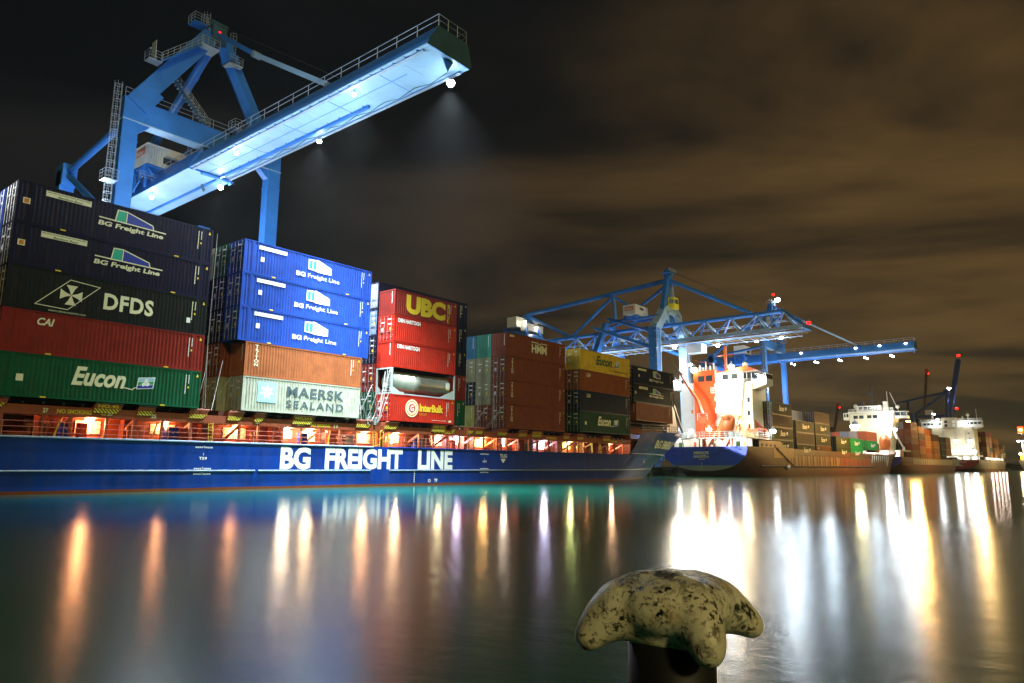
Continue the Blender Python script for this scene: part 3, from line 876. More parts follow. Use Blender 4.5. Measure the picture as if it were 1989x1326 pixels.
for s in (17.0, 18.0, 23.4, 24.2, 33.5, 42.4, 43.1, 51.0, 57.4, 66.0, 82.5):
    mb = MB(); mb.tube((s, 1.2, 1.72), (s, 1.2, 2.5), .12, SHIPRED, 10); mb.tube((s, 1.2, 2.5), (s, 1.2, 2.72), .24, SHIPRED, 10); mb.build('ventilator', ship)
t = thing('lifebuoy', 'orange and white lifebuoy hung on the ship railing below the tank', 'lifebuoy', M1)
for k in range(4):
    mb = MB()
    for i in range(4):
        a0 = (k*4+i)*math.pi/8; a1 = a0+math.pi/8
        mb.tube((48.1+.34*math.cos(a0), .06, 2.45+.34*math.sin(a0)), (48.1+.34*math.cos(a1), .06, 2.45+.34*math.sin(a1)), .08, ORANGE if k % 2 else WHITE, 8)
    mb.build('ring_segment', t)
# deck lamps in the passage
LC = [(1, .42, .17)]*4+[(1, .72, .5), (1, .6, .3), (1, .66, .42), (1, .45, .2), (1, .62, .34), (1, .8, .45), (.85, .72, 1), (1, .58, .2), (1, .78, .6), (.75, .7, 1), (.9, 1, .35), (1, .38, .14), (1, .62, .35)]
for k, s in enumerate((17.8, 21.1, 26.5, 32.6, 37.5, 39.9, 42.2, 46.3, 50.4, 56.7, 59.7, 64.0, 67.8, 75.9, 81.7, 85.5, 92.2)):
    mb = MB(); mb.box(s-.34, s+.34, 2.30, 2.55, 3.16, 3.27, WHITE); h = mb.build('deck_lamp', ship)
    mb = MB(); mb.box(s-.30, s+.30, 2.28, 2.5, 3.09, 3.159, glow_mat('deck_lamp_glow_%.2f_%.2f' % LC[k][1:], LC[k], 13)); mb.build('lens', h)
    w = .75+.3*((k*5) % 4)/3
    mb = MB(); mb.box(s-w, s+w, 2.53, 2.598, 2.35-.2*(k % 2), 3.1, paint('pale_bulkhead', (.62, .48, .38), .6, .3)); mb.build('lit_bulkhead', ship)  # added pale panel, the lamp's pool of light put into its colour
    light('lamp', (s, 2.05, 2.85), 420+160*((k*7) % 3), LC[k], ship, r=.3)
# lashing rods at the bay gaps and cables
def rod(p, q, r):
    mb = MB(); mb.tube(p, q, r, STEEL, 5); mb.build('lashing_rod', ship)
for s in (44.9, 45.6, 46.4):
    for d in (-1, 1): rod((s, .25, 4.3), (s+d*1.2, .02 if d < 0 else .1, 7.6), .035)
for j in range(1, 3): 
    rod((45.2, .2+RP*j*.8, 4.3), (47.5, RP*j+.2, 8.2), .04); rod((46.4, .3+RP*j, 4.3), (47.5, RP*j+2.3, 7.5), .04)
rod((46.3, .2, 4.3), (47.55, .2, 9.6), .045); rod((46.6, .5, 4.3), (47.55, .9, 9.4), .045)
for s0, s1 in ((29.2, 30.7), (64.0, 65.55), (63.6, 65.55)):
    for j in range(0, 3): rod((s0, .3+RP*j, 4.3), (s1, RP*j+1.9, 8.6), .03); rod((s0+.4, 1.9+RP*j, 4.3), (s1, RP*j+.3, 7.2), .03)

mb = MB()
mb.tube((28.3, .05, 4.3), (28.35, .05, 18.7), .02, STEEL, 5); mb.tube((28.6, .2, 4.3), (28.3, .1, 10.2), .03, STEEL, 5); mb.build('lashing_cable', ship)
mb = MB()
for j in range(4):
    s = 44.95+.45*j; mb.box(s, s+.2, .2+.3*(j % 2), .5+.3*(j % 2), 3.95, 4.7, STEEL); mb.tube((s, .3, 4.2), (s+.5, .3, 4.9), .05, STEEL)
mb.build('lashing_gear', ship)
# added floodlight, hidden by the forward stack, that lights the second ship's stern
mb = MB(); mb.tube((112, 8, 4.6), (112, 8, 8.6), .12, WHITE, 8); mb.build('lamp_post', ship)
lamp(ship, (112.3, 8, 8.5), .25, COOL, 40, 90000, 'SPOT', (1, .05, -.12), 60)
# foremast bulkhead and breakwater at the bow
mb = MB()
mb.extr([(110.3, 2.0, 5.4), (120.5, 4.8, 5.4), (119.0, 4.8, 9.6), (110.3, 2.0, 14.2)], (0, .25, 0), paint('breakwater_brown', (.14, .035, .02), .5, .35))
mb.build('breakwater', ship)
# lamp post at the ship's own deckhouse, outside the picture, that lights the door ends of the first bay
mb = MB(); mb.tube((4, 5, 1.7), (4, 5, 23), .15, WHITE, 8); mb.build('lamp_post', ship)
lamp(ship, (4.2, 5, 22.8), .3, COOL, 60, 12000, 'SPOT', (1, 0, -.25), 70)
mb = MB(); mb.beam((117.0, 4.6, 12.1), (121.3, 4.6, 6.2), .5, .35, GALV); mb.build('breakwater_flange', ship)
mb = MB()
for s, q in ((112, 3.4), (118, 6), (124, 8.5)): mb.tube((s, q, 4.8), (s, q, 6.9), .3, SHIPRED, 10)
mb.build('mooring_post', ship)
# ------------------------------------------------------------------ box-girder quay cranes
def box_crane(X0, label, sign, lamps, detail=True):
    UNDERSIDE = CRANE_LIT if sign else CRANE
    t = thing('quay_crane', label, 'crane', loc=(X0, 80.6, 2.0), group=None)
    # local: x along the quay, y landward from the waterside rail, z above the quay
    def P(x, y, z): return (x, y-80.6, z-2.0)
    for sx in (-1, 1):
        for y0, top in ((80.6, 40.05), (98.2, 38.6)):
            mb = MB(); a = sx*9.1
            if y0 > 90 and sx > 0: top = 36.2
            mb.box(a-.85, a+.85, y0-80.6, y0-80.6+1.35, 1.4, top-2, CRANE)
            if y0 < 90:
                mb.box(a-.9, a+.9, -.03, 1.38, 35.6, 35.75, CRANE); mb.box(a-.9, a+.9, -.03, 1.38, 24, 24.1, CRANE)
            mb.box(a-1.6, a+1.6, y0-80.6-.3, y0-80.6+1.6, .5, 1.4, CRANE)
            for k in (-1.1, 1.1):
                mb.tube((a+k, y0-80.6+.2, .45), (a+k, y0-80.6+1.1, .45), .42, DARKST, 12)
            mb.build('leg', t)
    mb = MB()
    mb.box(-9.95, 9.95, 0, 1.45, 38.1, 40.6, CRANE)
    mb.box(-10.0, 10.0, -.06, 1.51, 38.0, 38.12, CRANE_LIT); mb.box(-10.0, 10.0, -.06, 1.51, 40.58, 40.68, CRANE)
    mb.extr([(-8.25, .2, 38.0), (-6.9, .2, 38.0), (-8.25, .2, 36.8)], (0, 1, 0), CRANE); mb.extr([(8.25, .2, 38.0), (6.9, .2, 38.0), (8.25, .2, 36.8)], (0, 1, 0), CRANE)
    mb.build('portal_beam', t)
    mb = MB(); mb.box(-9.95, 9.95, 17.6, 19.0, 31.4, 33.5, CRANE)
    mb.build('portal_beam', t)
    for sx in (-1,):
        mb = MB(); a = sx*9.1
        mb.tube((a, .8, 38.3), (a, 17.6, 36.5), .42, CRANE, 12); mb.tube((a, 1.3, 26), (a, 17.6, 36.2), .4, CRANE, 12)
        mb.box(a-.85, a+.85, 17.0, 19.2, 34.6, 37.4, CRANE); mb.build('side_brace', t)
    for sx in (-1, 1):
        mb = MB(); a = sx*9.1
        mb.box(a-.6, a+.6, 1.2, 17.4, 8, 9.6, CRANE); mb.build('sill_beam', t)
    # boom: trapezoid girder
    mb = MB()
    sec = [(-2.6, 34.36), (2.55, 34.36), (2.75, 34.75), (2.2, 36.6), (-1.35, 36.6), (-2.35, 35.0)]
    mb.extr([(x, -40.85, z) for x, z in sec], (0, 39.6, 0), CRANE); mb.box(-2.58, 2.53, -40.8, -1.3, 34.352, 34.359, UNDERSIDE)
    for y in (-34, -26.5, -19, -11.5, -4): mb.box(-2.58, 2.53, y, y+.05, 34.33, 34.351, CRANE)
    mb.box(-2.62, -2.4, -40.85, -1.25, 34.3, 34.42, CRANE_LIT)
    for x in (-2.2, 2.25): mb.box(x-.05, x+.05, -40, -1.25, 34.2, 34.36, CRANE); mb.box(x-.16, x+.16, -40, -1.25, 34.17, 34.2, GALV)
    for k in range(26): mb.box(-2.55, -2.25, -39.5+1.5*k, -39.4+1.5*k, 34.22, 34.4, CRANE); mb.box(2.3, 2.5, -39.5+1.5*k, -39.4+1.5*k, 34.22, 34.4, CRANE)
    for y in (-37, -30.2, -22.7, -15.2, -7.7): mb.box(-1.5, .7, y, y+.03, 34.338, 34.351, GALV)
    for k in range(9):
        y = -39+4.2*k; mb.tube((1.6, y, 34.3), (1.6, y+2.1, 33.95), .03, DARKST, 4); mb.tube((1.6, y+2.1, 33.95), (1.6, y+4.2, 34.3), .03, DARKST, 4)
    mb.box(.95, 1.2, -29, -1.25, 34.05, 34.36, CRANE)
    for k in range(15): mb.extr([(.75, -28.4+1.85*k, 34.355), (.95, -28.4+1.85*k, 34.355), (.95, -28.4+1.85*k, 34.1)], (0, .1, 0), CRANE)
    mb.box(-.45, -.38, -36, -1.25, 34.33, 34.351, CRANE)
    mb.build('boom', t)
    mb = MB(); mb.extr([(x*1.005, -40.88, z+.01) for x, z in sec], (0, .02, 0), CRANE_DK)
    mb.extr([(-.3, -40.4, 34.33), (.9, -40.4, 34.33), (.3, -40.4, 33.3)], (0, .12, 0), CRANE); mb.build('boom_end_plate', t)
    mb = MB()
    sec2 = [(-2.75, 34.2), (2.7, 34.2), (2.8, 34.7), (2.3, 36.9), (-1.5, 36.9), (-2.5, 34.9)]
    mb.extr([(x, -1.1, z) for x, z in sec2], (0, 27, 0), CRANE); mb.box(-2.7, 2.65, -1.0, 25.8, 34.19, 34.199, UNDERSIDE); mb.box(.9, 1.15, -1.1, 25, 33.95, 34.2, CRANE)
    mb.extr([(2.3, -1.2, 34.2), (3.0, -1.2, 34.2), (2.6, -1.2, 33.8)], (0, .6, 0), CRANE)
    mb.tube((-1.2, -1.2, 34.1), (2.2, -1.2, 34.1), .22, CRANE, 10)
    mb.build('back_girder', t)
    mb = MB()
    mb.rail([(-1.3, 20, 36.7), (-1.3, -40.8, 36.65)], GALV, 1.1, 2.6, .035, (.55, 1.1)); mb.rail([(-1.3, -40.8, 36.65), (2.1, -40.8, 36.65)], GALV, 1.1, 1.2, .03, (.55, 1.1))
    mb.rail([(2.1, -40.8, 36.65), (2.1, 10, 36.7)], GALV, 1.1, 3.5, .03, (.55, 1.1)); mb.build('boom_railing', t)
    # A-frame
    for sx in (-1, 1):
        mb = MB()
        if sx < 0:
            mb.beam((-8.6, .7, 40.6), (-.9, .4, 52.4), 1.6, 2.0, CRANE); mb.beam((-8.6, .7, 40.0), (-6.9, .6, 42.6), 1.75, 2.5, CRANE)
        else:
            mb.tube((8.3, .7, 40.6), (1.0, .4, 52.4), 1.05, CRANE, 6); mb.tube((2.2, .4, 50.5), (1.95, .4, 50.9), 1.25, CRANE, 6)
        mb.build('a_frame_leg', t)
    mb = MB(); mb.box(-.9, .9, -.6, 1.4, 51.6, 54.0, CRANE_DK); mb.tube((-1.3, .4, 53.2), (1.3, .4, 53.2), .5, CRANE, 12); mb.tube((-1.1, -.2, 54.3), (1.1, -.2, 54.3), .35, CRANE_DK, 12)
    mb.build('apex_head', t)
    mb = MB(); mb.tube((0, 1.4, 51.8), (-.3, 24, 36.8), .55, CRANE, 12)
    for k in range(6): mb.tube((-.02-.04*k, 5+3*k, 49.4-2*k), (-.02-.04*k, 5.5+3*k, 49.1-2*k), .6, CRANE, 12)
    mb.build('backstay', t)
    mb = MB()
    for q in (-.32, .32):
        mb.beam((q, -.5, 52.9), (q, -9.6, 46.6), .2, .5, CRANE); mb.beam((q, -9.6, 46.6), (q, -25.6, 36.7), .2, .5, CRANE_LIT)
        mb.tube((q, -.2, 54.3), (q, -27, 37.0), .03, DARKST, 4)
    mb.tube((-.5, -9.6, 46.6), (.5, -9.6, 46.6), .4, GALV, 10); mb.box(-.6, .6, -26.2, -25.2, 36.5, 37.2, CRANE); mb.build('forestay', t)
    # ladders, platforms
    mb = MB()
    def cage(x, y, z0, z1):
        for k in range(int((z1-z0)/.9)+1):
            z = z0+.9*k
            pts = [(x+.42*math.cos(i*math.pi/3), y+.42*math.sin(i*math.pi/3), z) for i in range(7)]
            mb.path(pts, .03, GALV, 4)
        for i in range(6): mb.tube((x+.42*math.cos(i*math.pi/3), y+.42*math.sin(i*math.pi/3), z0), (x+.42*math.cos(i*math.pi/3), y+.42*math.sin(i*math.pi/3), z1), .025, GALV, 4)
        for k in range(int((z1-z0)/.3)): mb.tube((x-.2, y+.4, z0+.3*k), (x+.2, y+.4, z0+.3*k), .015, GALV, 4)
    cage(-10.7, .1, 2, 42.0); cage(-1.4, .2, 50.5, 55.4); cage(2.2, .2, 49.8, 54.3)
    for z in (30.4, 24): 
        mb.box(-11.4, -10.0, -.6, .8, z-.06, z, GALV); mb.rail([(-11.4, .8, z), (-11.4, -.6, z), (-10.0, -.6, z)], GALV, 1.1, .7, .025)
    mb.build('caged_ladder', t)
    mb = MB()
    mb.box(-8.4, -6.9, -1.4, -.2, 45.5, 45.6, GALV); mb.rail([(-6.9, -1.4, 45.6), (-8.4, -1.4, 45.6), (-8.4, -.2, 45.6)], GALV, 1.1, .8, .03)
    mb.box(-7.75, -7.7, -1.4, -.3, 45.7, 48.0, GREYDECK)
    mb.beam((-7.2, -.9, 45.6), (-2.3, -.9, 50.2), .9, .1, CRANE); mb.rail([(-7.0, -1.3, 45.7), (-2.3, -1.3, 50.25)], GALV, 1.1, .9, .03)
    mb.box(-2.6, -.3, -1.5, .5, 50.1, 50.22, GREYDECK); mb.rail([(-2.6, -1.5, 50.2), (-.3, -1.5, 50.2)], GALV, 1.1, .8, .03)
    mb.box(1.2, 3.0, -1.2, .5, 49.5, 49.62, GREYDECK); mb.rail([(1.2, -1.2, 49.6), (3.0, -1.2, 49.6), (3.0, .5, 49.6)], GALV, 1.1, .9, .03)
    mb.box(-3.3, -1.6, -.6, 1.0, 53.2, 53.3, CRANE); mb.rail([(-1.6, -.6, 53.3), (-3.3, -.6, 53.3), (-3.3, 1.0, 53.3)], GALV, 1.1, .8, .03)
    mb.build('walkway', t)
    mb = MB(); mb.rail([(-9.9, .1, 40.7), (3.0, .1, 40.7)], GALV, 1.1, 2.4, .03, (.55, 1.1)); mb.build('beam_railing', t)
    mb = MB()
    mb.beam((-4.1, 3.6, 47.6), (.7, 2.0, 41.3), .9, .12, CRANE_DK)
    for q in (3.1, 4.1): mb.rail([(-4.1, q, 47.6), (.7, q-1.6, 41.3)], GALV, 1.0, 1.2, .025)
    for k in range(18):
        f = (k+.5)/18; mb.box(-4.3+4.8*f, -3.9+4.8*f, 3.1-1.6*f, 4.1-1.6*f, 47.7-6.3*f, 47.76-6.3*f, GALV)
    mb.beam((-1.2, 3.2, 38.0), (1.2, 2.6, 33.5), .8, .1, CRANE_DK); mb.rail([(-1.2, 2.8, 38.0), (1.2, 2.2, 33.5)], GALV, 1, 1, .025)
    mb.build('stairway', t)
    mb = MB()
    for a in (2.2, 4.4):
        mb.box(a, a+1.6, -1.8, -.2, 41.0, 41.1, GALV); mb.rail([(a, -.2, 41.1), (a, -1.8, 41.1), (a+1.6, -1.8, 41.1), (a+1.6, -.2, 41.1)], GALV, 1.1, .8, .03)
        mb.beam((a+.2, -1.6, 41), (a+.5, 0, 39.3), .12, .12, CRANE); mb.beam((a+1.4, -1.6, 41), (a+1.2, 0, 39.3), .12, .12, CRANE)
    mb.build('service_platform', t)
    # machinery house on its trestle
    mb = MB(); HW = paint('house_cream', (.74, .72, .64), .5, .2, .3, rustcol=(.35, .3, .22))
    x0, x1, y0, y1, z0, z1 = -3.2, 3.1, 9.4, 12.9, 37.65, 40.2
    mb.box(x0, x1, y0, y1, z0, z1, HW); mb.box(x0-.1, x1+.1, y0-.1, y1+.1, z1, z1+.12, HW)
    corr_x(mb, x0+.1, x1-.1, z0+.05, z1-.35, y0-.11, .1, HW, 1, .3)
    mb.box(-1.2, 1.2, y0-.16, y0-.12, z0+.5, z0+1.35, DARKST); mb.box(-1.0, 1.0, y0-.5, y0-.15, z0+1.3, z0+1.5, GALV)
    ho = mb.build('machinery_house', t)
    if sign:
        mb = MB(); mb.box(x0-.16, x0-.12, y0+.5, y1-.9, z1-1.35, z1-.45, paint('sign_salmon', (.62, .16, .08), .5, .1))
        letters(mb, sign, lambda u, v: (x0-.17, y1-1.0-(y1-y0-1.6)*u, z1-1.25+.6*v), WHITEP, .03); mb.build('sign', ho)
    mb = MB()
    mb.box(x0, x1, y0, y1, 37.3, 37.6, CRANE)
    for x in (x0+.15, x1-.15):
        for y in (y0+.15, y1-.15): mb.box(x-.13, x+.13, y-.13, y+.13, 34.5, 37.3, CRANE)
    mb.beam((x0+.15, y0+.15, 34.6), (x0+.15, y1-.15, 37.2), .15, .15, CRANE); mb.beam((x0+.15, y1-.15, 34.6), (x0+.15, y0+.15, 37.2), .15, .15, CRANE)
    mb.beam((x0+.15, y0+.15, 37.2), (x0+2.6, y0+.15, 34.8), .15, .15, CRANE)
    mb.rail([(x0-.9, y0-.7, 35.0), (x1, y0-.7, 35.0)], GALV, 1.1, 1.4, .03)
    mb.build('house_trestle', t)
    mb = MB(); mb.sphere((-.2, -.9, 52.9), .14, glow_mat('red_beacon', (1, .006, .004), 9)); mb.build('beacon', t)
    for k, y in enumerate((-36, -26, -16, -5, 6, 16)): light('lamp', (1.5 if k % 2 else -9.5, y, 26.0), 4200 if k % 2 else 6500, (.72, .87, 1.0), t, r=1.2)  # unseen fill lights below the boom, standing for light bounced upward
    for l in lamps: 
        lamp(t, P(*l[0]), *l[1:-1], **l[-1])
        if l[-1].get('power', 0) > 15000 and l[-1].get('kind') == 'SPOT': light('lamp', (P(*l[0])[0], P(*l[0])[1], P(*l[0])[2]-.5), l[-1]['power']*1.0, FC, t, 'SPOT', .2, (0, 0, -1), 36, 1.0)
    return t

FC = (0.80, 0.92, 1.0)
def dn(p, sp=90): return dict(power=p*1.15, kind='SPOT', aim=(0, 0, -1), spot=max(sp, 88), blend=.9)
def da(p, aim, sp=100): return dict(power=p, kind='SPOT', aim=aim, spot=sp)
box_crane(40.0, 'tall blue box-girder quay crane nearest, its lit boom reaching over the big-lettered ship', 'Kalmar', [
    ((-1.8, 90.8, 35.6), .24, FC, 120, dn(20000)), ((1.7, 80.2, 35.4), .32, FC, 150, dn(42000)), ((-1.7, 70.7, 35.85), .2, FC, 120, dn(42000)),
    ((2.1, 60.9, 35.75), .22, FC, 130, dn(95000)), ((-1.7, 50.4, 35.85), .2, FC, 130, dn(105000, 80)), ((2.0, 41.5, 35.45), .34, FC, 150, dn(190000, 80))])
box_crane(236.0, 'blue box-girder quay crane beyond the truss crane, white lamps along its boom', None, [
    ((-1.6, y, 38.1), .36, COOL, 40, dict(power=900)) for y in (72, 55.7, 49, 42)]+[((x, y, 35.0), .26, FC, 60, dn(20000) if x > 0 else dict()) for y in (75.3, 68, 60.9, 53.4, 46.2) for x in (-1.3, 1.5)]+[
    ((0, 79.0, 57.0), .75, COOL, 90, dict(power=9000)), ((-2.2, 79.5, 58.4), .4, (1, .006, .004), 9, dict())])

# ------------------------------------------------------------------ the truss crane
def truss_crane():
    t = thing('quay_crane', 'blue lattice-boom quay crane above the orange funnel, yellow lift cage on its mast', 'crane', loc=(161, 80.6, 2.0))
    o = (161, 80.6, 2.0)
    L_ = lambda p: (p[0]-o[0], p[1]-o[1], p[2]-o[2])
    def bm(mb, p, q, w, h, mat=CRANE): mb.beam(L_(p), L_(q), w, h, mat)
    def tb(mb, p, q, r, mat=CRANE, n=10): mb.tube(L_(p), L_(q), r, mat, n)
    for sx in (-1, 1):
        mb = MB(); a = 161+sx*8.0
        bm(mb, (a, 81, 3.4), (a, 81, 35), 1.7, 2.2, CRANE_LIT if sx > 0 else CRANE); bm(mb, (a-.9*sx, 79.85, 3.4), (a-.9*sx, 79.85, 35), .3, .25, CRANE_LIT)
        bm(mb, (a, 81, 34.4), (161+sx*2.2, 81, 40.4), 2.0, 2.2, CRANE_LIT)
        bm(mb, (a, 81, 2.6), (a, 84.5, 2.6), 3, 1.4)
        mb.build('leg', t)
        mb = MB(); bm(mb, (161+sx*1.5, 98.5, 39), (a+sx*1.0, 98.5, 26), 1.3, 1.5); bm(mb, (a+sx*1.0, 98.5, 3), (a+sx*1.0, 98.5, 26.5), 1.5, 1.5); mb.build('leg', t)
        mb = MB(); bm(mb, (161+sx*3.2, 81, 39.5), (161+sx*.6, 80.8, 48.5), 1.0, 1.4, CRANE if sx < 0 else CRANE_LIT); mb.build('mast_leg', t)
        mb = MB(); tb(mb, (a, 81, 30), (a, 98, 37), .45); tb(mb, (a, 81, 34), (161+sx*1.2, 98, 40.5), .4); mb.build('side_brace', t)
    mb = MB(); bm(mb, (158.2, 81, 40.4), (163.8, 81, 40.4), 2.2, 2.0, CRANE_LIT); bm(mb, (155.5, 81.4, 38.2), (166.5, 81.4, 38.2), 1.2, 1.4); mb.build('portal_beam', t)
    mb = MB()
    for x, w in ((157.5, 1.6), (164.5, 1.6)): mb.extr([L_((x-w, 79.9, 39.2)), L_((x+w, 79.9, 37.0)), L_((x+w, 79.9, 39.6)), L_((x, 79.9, 41.2))], (0, .2, 0), CRANE_LIT)
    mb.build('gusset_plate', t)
    mb = MB(); bm(mb, (161, 80.8, 47.0), (161, 80.8, 51.2), 1.6, 1.4); mb.box(-2.2, 1.8, -1.2, 1.2, 47.9, 48.0, CRANE); mb.rail([(-2.2, -1.2, 48), (1.8, -1.2, 48), (1.8, 1.2, 48)], GALV, 1.1, 1, .04)
    mb.tube(L_((160.2, 80, 50.2)), L_((161.8, 80, 50.2)), .6, CRANE_DK, 12); mb.tube(L_((163, 80, 47.6)), L_((163, 81, 47.6)), .55, CRANE, 12); mb.build('mast_head', t)
    # boom truss
    mb = MB(); tb(mb, (161, 52.6, 36.7), (161, 125, 37.0), .5)
    for x in (158.5, 163.5):
        bm(mb, (x, 47.9, 32.3), (x, 125, 32.3), .5, .75, CRANE_LIT); bm(mb, (x, 48.5, 31.6), (x, 122, 31.6), .25, .25, paint('rail_rust', (.30, .17, .06), .5, .3))
    mb.build('boom_chord', t)
    ys = [52.6+6.25*i for i in range(12)]
    for i, y in enumerate(ys):
        mb = MB()
        for x in (158.5, 163.5):
            tb(mb, (161, y, 36.6), (x, y-3.0, 32.6), .22, CRANE_LIT, 6); tb(mb, (161, y, 36.6), (x, y+3.1, 32.6), .22, CRANE, 6)
        tb(mb, (158.5, y-3, 32.4), (163.5, y-3, 32.4), .2, CRANE, 6); tb(mb, (158.5, y-3, 32.4), (163.5, y+3.1, 32.4), .15, CRANE, 6)
        mb.build('lattice_bracing', t)
    mb = MB(); tb(mb, (161, 52.6, 36.7), (158.6, 47.9, 32.5), .3); tb(mb, (161, 52.6, 36.7), (163.4, 47.9, 32.5), .3); bm(mb, (158.3, 47.9, 32.3), (163.7, 47.9, 32.3), .5, .6); mb.build('boom_tip', t)
    mb = MB()
    for x in (157.6, 164.4):
        bm(mb, (x, 50, 31.2), (x, 120, 31.2), .8, .08, GALV); mb.rail([L_((x, 50, 31.2)), L_((x, 120, 31.2))], GALV, 1.1, 2.5, .035, (.55, 1.1))
    for x in (160.2, 161.8): tb(mb, (x, 52, 34.4), (x, 120, 34.4), .08, GALV, 5)
    for k in range(28): tb(mb, (157.6, 50+2.5*k, 31.1), (164.4, 50+2.5*k, 30.9), .06, CRANE_LIT, 5)
    mb.build('catwalk', t)
    mb = MB()
    tb(mb, (161, 80.8, 48.4), (161, 126.2, 45.4), .6, CRANE, 12); tb(mb, (161, 96.9, 47.0), (161, 96.4, 40.5), .5); tb(mb, (161, 126.2, 45.2), (161, 110.5, 37.1), .45); tb(mb, (161, 97, 46.6), (161, 110.5, 37.1), .45)
    tb(mb, (161, 96.9, 46.6), (161, 88, 40.5), .35); tb(mb, (161, 81.5, 47.0), (161, 96, 38.6), .45)
    mb.build('backstay', t)
    mb = MB()
    for x in (157.5, 164.5): tb(mb, (161, 126.2, 45.4), (x, 130.9, 41.2), .4); tb(mb, (161, 126.2, 45.4), (x, 123.4, 39.2), .4)
    mb.extr([L_((157, 122, 37.6)), L_((157, 133, 37.6)), L_((157, 131.5, 41.3)), L_((157, 123.4, 39.3))], (8, 0, 0), CRANE); mb.build('counterweight_frame', t)
    mb = MB(); tb(mb, (161, 80.2, 48.2), (161, 60.0, 37.1), .48, CRANE, 10); tb(mb, (160.8, 80, 50.6), (160.8, 58, 37.6), .05, DARKST, 4); tb(mb, (161.3, 80, 50.6), (161.3, 56, 37.6), .05, DARKST, 4)
    tb(mb, (161, 69.9, 42.7), (161, 69.4, 42.4), .62); mb.build('forestay', t)
    HW = MATS['house_cream']
    mb = MB(); mb.box(*[v for a, b, c in ((156.6, 163.2, o[0]), (88, 91.5, o[1]), (40.05, 42.6, o[2])) for v in (a-c, b-c)], HW)
    corr_x(mb, -4.3, 2.1, 38.1, 40.5, 7.3, .08, HW, 1, .6); mb.box(-2.2, -.4, 7.22, 7.29, 39.4, 40.0, DARKST); h = mb.build('machinery_house', t)
    mb = MB(); mb.box(-4.46, -4.42, 7.9, 10.4, 39.1, 40.1, MATS['sign_salmon']); letters(mb, 'Kalmar', lambda u, v: (-4.47, 10.2-2.1*u, 39.3+.6*v), WHITEP, .04); mb.build('sign', h)
    mb = MB(); bm(mb, (157, 88.5, 39.6), (165, 88.5, 39.6), .4, .5); bm(mb, (157, 91, 39.6), (165, 91, 39.6), .4, .5); bm(mb, (158, 89, 39.6), (158, 97, 38.6), .4, .4); bm(mb, (163, 82, 39.3), (163, 97, 39.3), .5, .5); bm(mb, (159, 82, 39.3), (159, 97, 39.3), .5, .5); mb.build('house_trestle', t)
    mb = MB(); mb.box(*[v for a, b, c in ((156, 166, o[0]), (126, 129.5, o[1]), (41.3, 44.2, o[2])) for v in (a-c, b-c)], HW); mb.box(*[v for a, b, c in ((158, 166, o[0]), (124, 126, o[1]), (40.3, 42.4, o[2])) for v in (a-c, b-c)], HW); mb.build('rear_house', t)
    for p in ((157.3, 124, 42.7), (162.5, 123.8, 41.6)): lamp(t, L_(p), .32, (1, .98, .85), 90)
    LY = paint('lift_yellow', (.75, .68, .02), .5, .15)
    mb = MB(); mb.box(-1.5, 1.2, -1.9, -.3, 38.8, 40.0, LY)
    for x in (-1.45, 1.05):
        for y in (-1.85, -.45): mb.box(x, x+.12, y, y+.12, 40, 41.5, LY)
    mb.box(-1.5, 1.2, -1.9, -.3, 41.45, 41.6, LY); mb.build('lift_cage', t)
    mb = MB(); bm(mb, (159.6, 80, 41), (161.4, 80, 48), .7, .3, GALV)
    for x in (152.2, 169.6):
        for z in range(4, 36, 2): mb.box(x-161-.5, x-161+.5, -1.0, -.3, z, z+.06, GALV)
        for k in (-.45, .45): mb.tube((x-161+k, -.9, 2), (x-161+k, -.9, 35), .05, GALV, 5)
    mb.build('caged_ladder', t)
    # operator cab hanging at the waterside, with lamps
    mb = MB(); bm(mb, (159.5, 74, 30.2), (162.5, 74, 30.2), 4, 2.2, GREYDECK); bm(mb, (159, 74, 31.5), (163, 74, 31.5), 5.5, .5, CRANE); mb.build('trolley_cab', t)
    for k, y in enumerate((55, 68, 82, 97, 112)): light('lamp', L_((159 if k % 2 else 163, y, 26.0)), 6000, (.78, .9, 1.0), t, r=1.2)  # unseen fill lights added under the boom to brighten the lattice
    lamp(t, L_((158.3, 78.4, 30.9)), .5, COOL, 90, 9000, 'SPOT', (0, -.2, -1), 120)
    lamp(t, L_((163.6, 69.6, 31.0)), .45, COOL, 80, 9000, 'SPOT', (0, -.3, -1), 120)
    lamp(t, L_((163.9, 60.2, 31.0)), .30, COOL, 160, 5000, 'SPOT', (0, -.3, -1), 110)
    lamp(t, L_((163.9, 54.5, 31.2)), .34, COOL, 160, 4000, 'SPOT', (0, 0, -1), 110)
    lamp(t, L_((161, 47.4, 33.4)), .45, (1, .006, .004), 9, 0, name='beacon')
    return t
truss_crane()

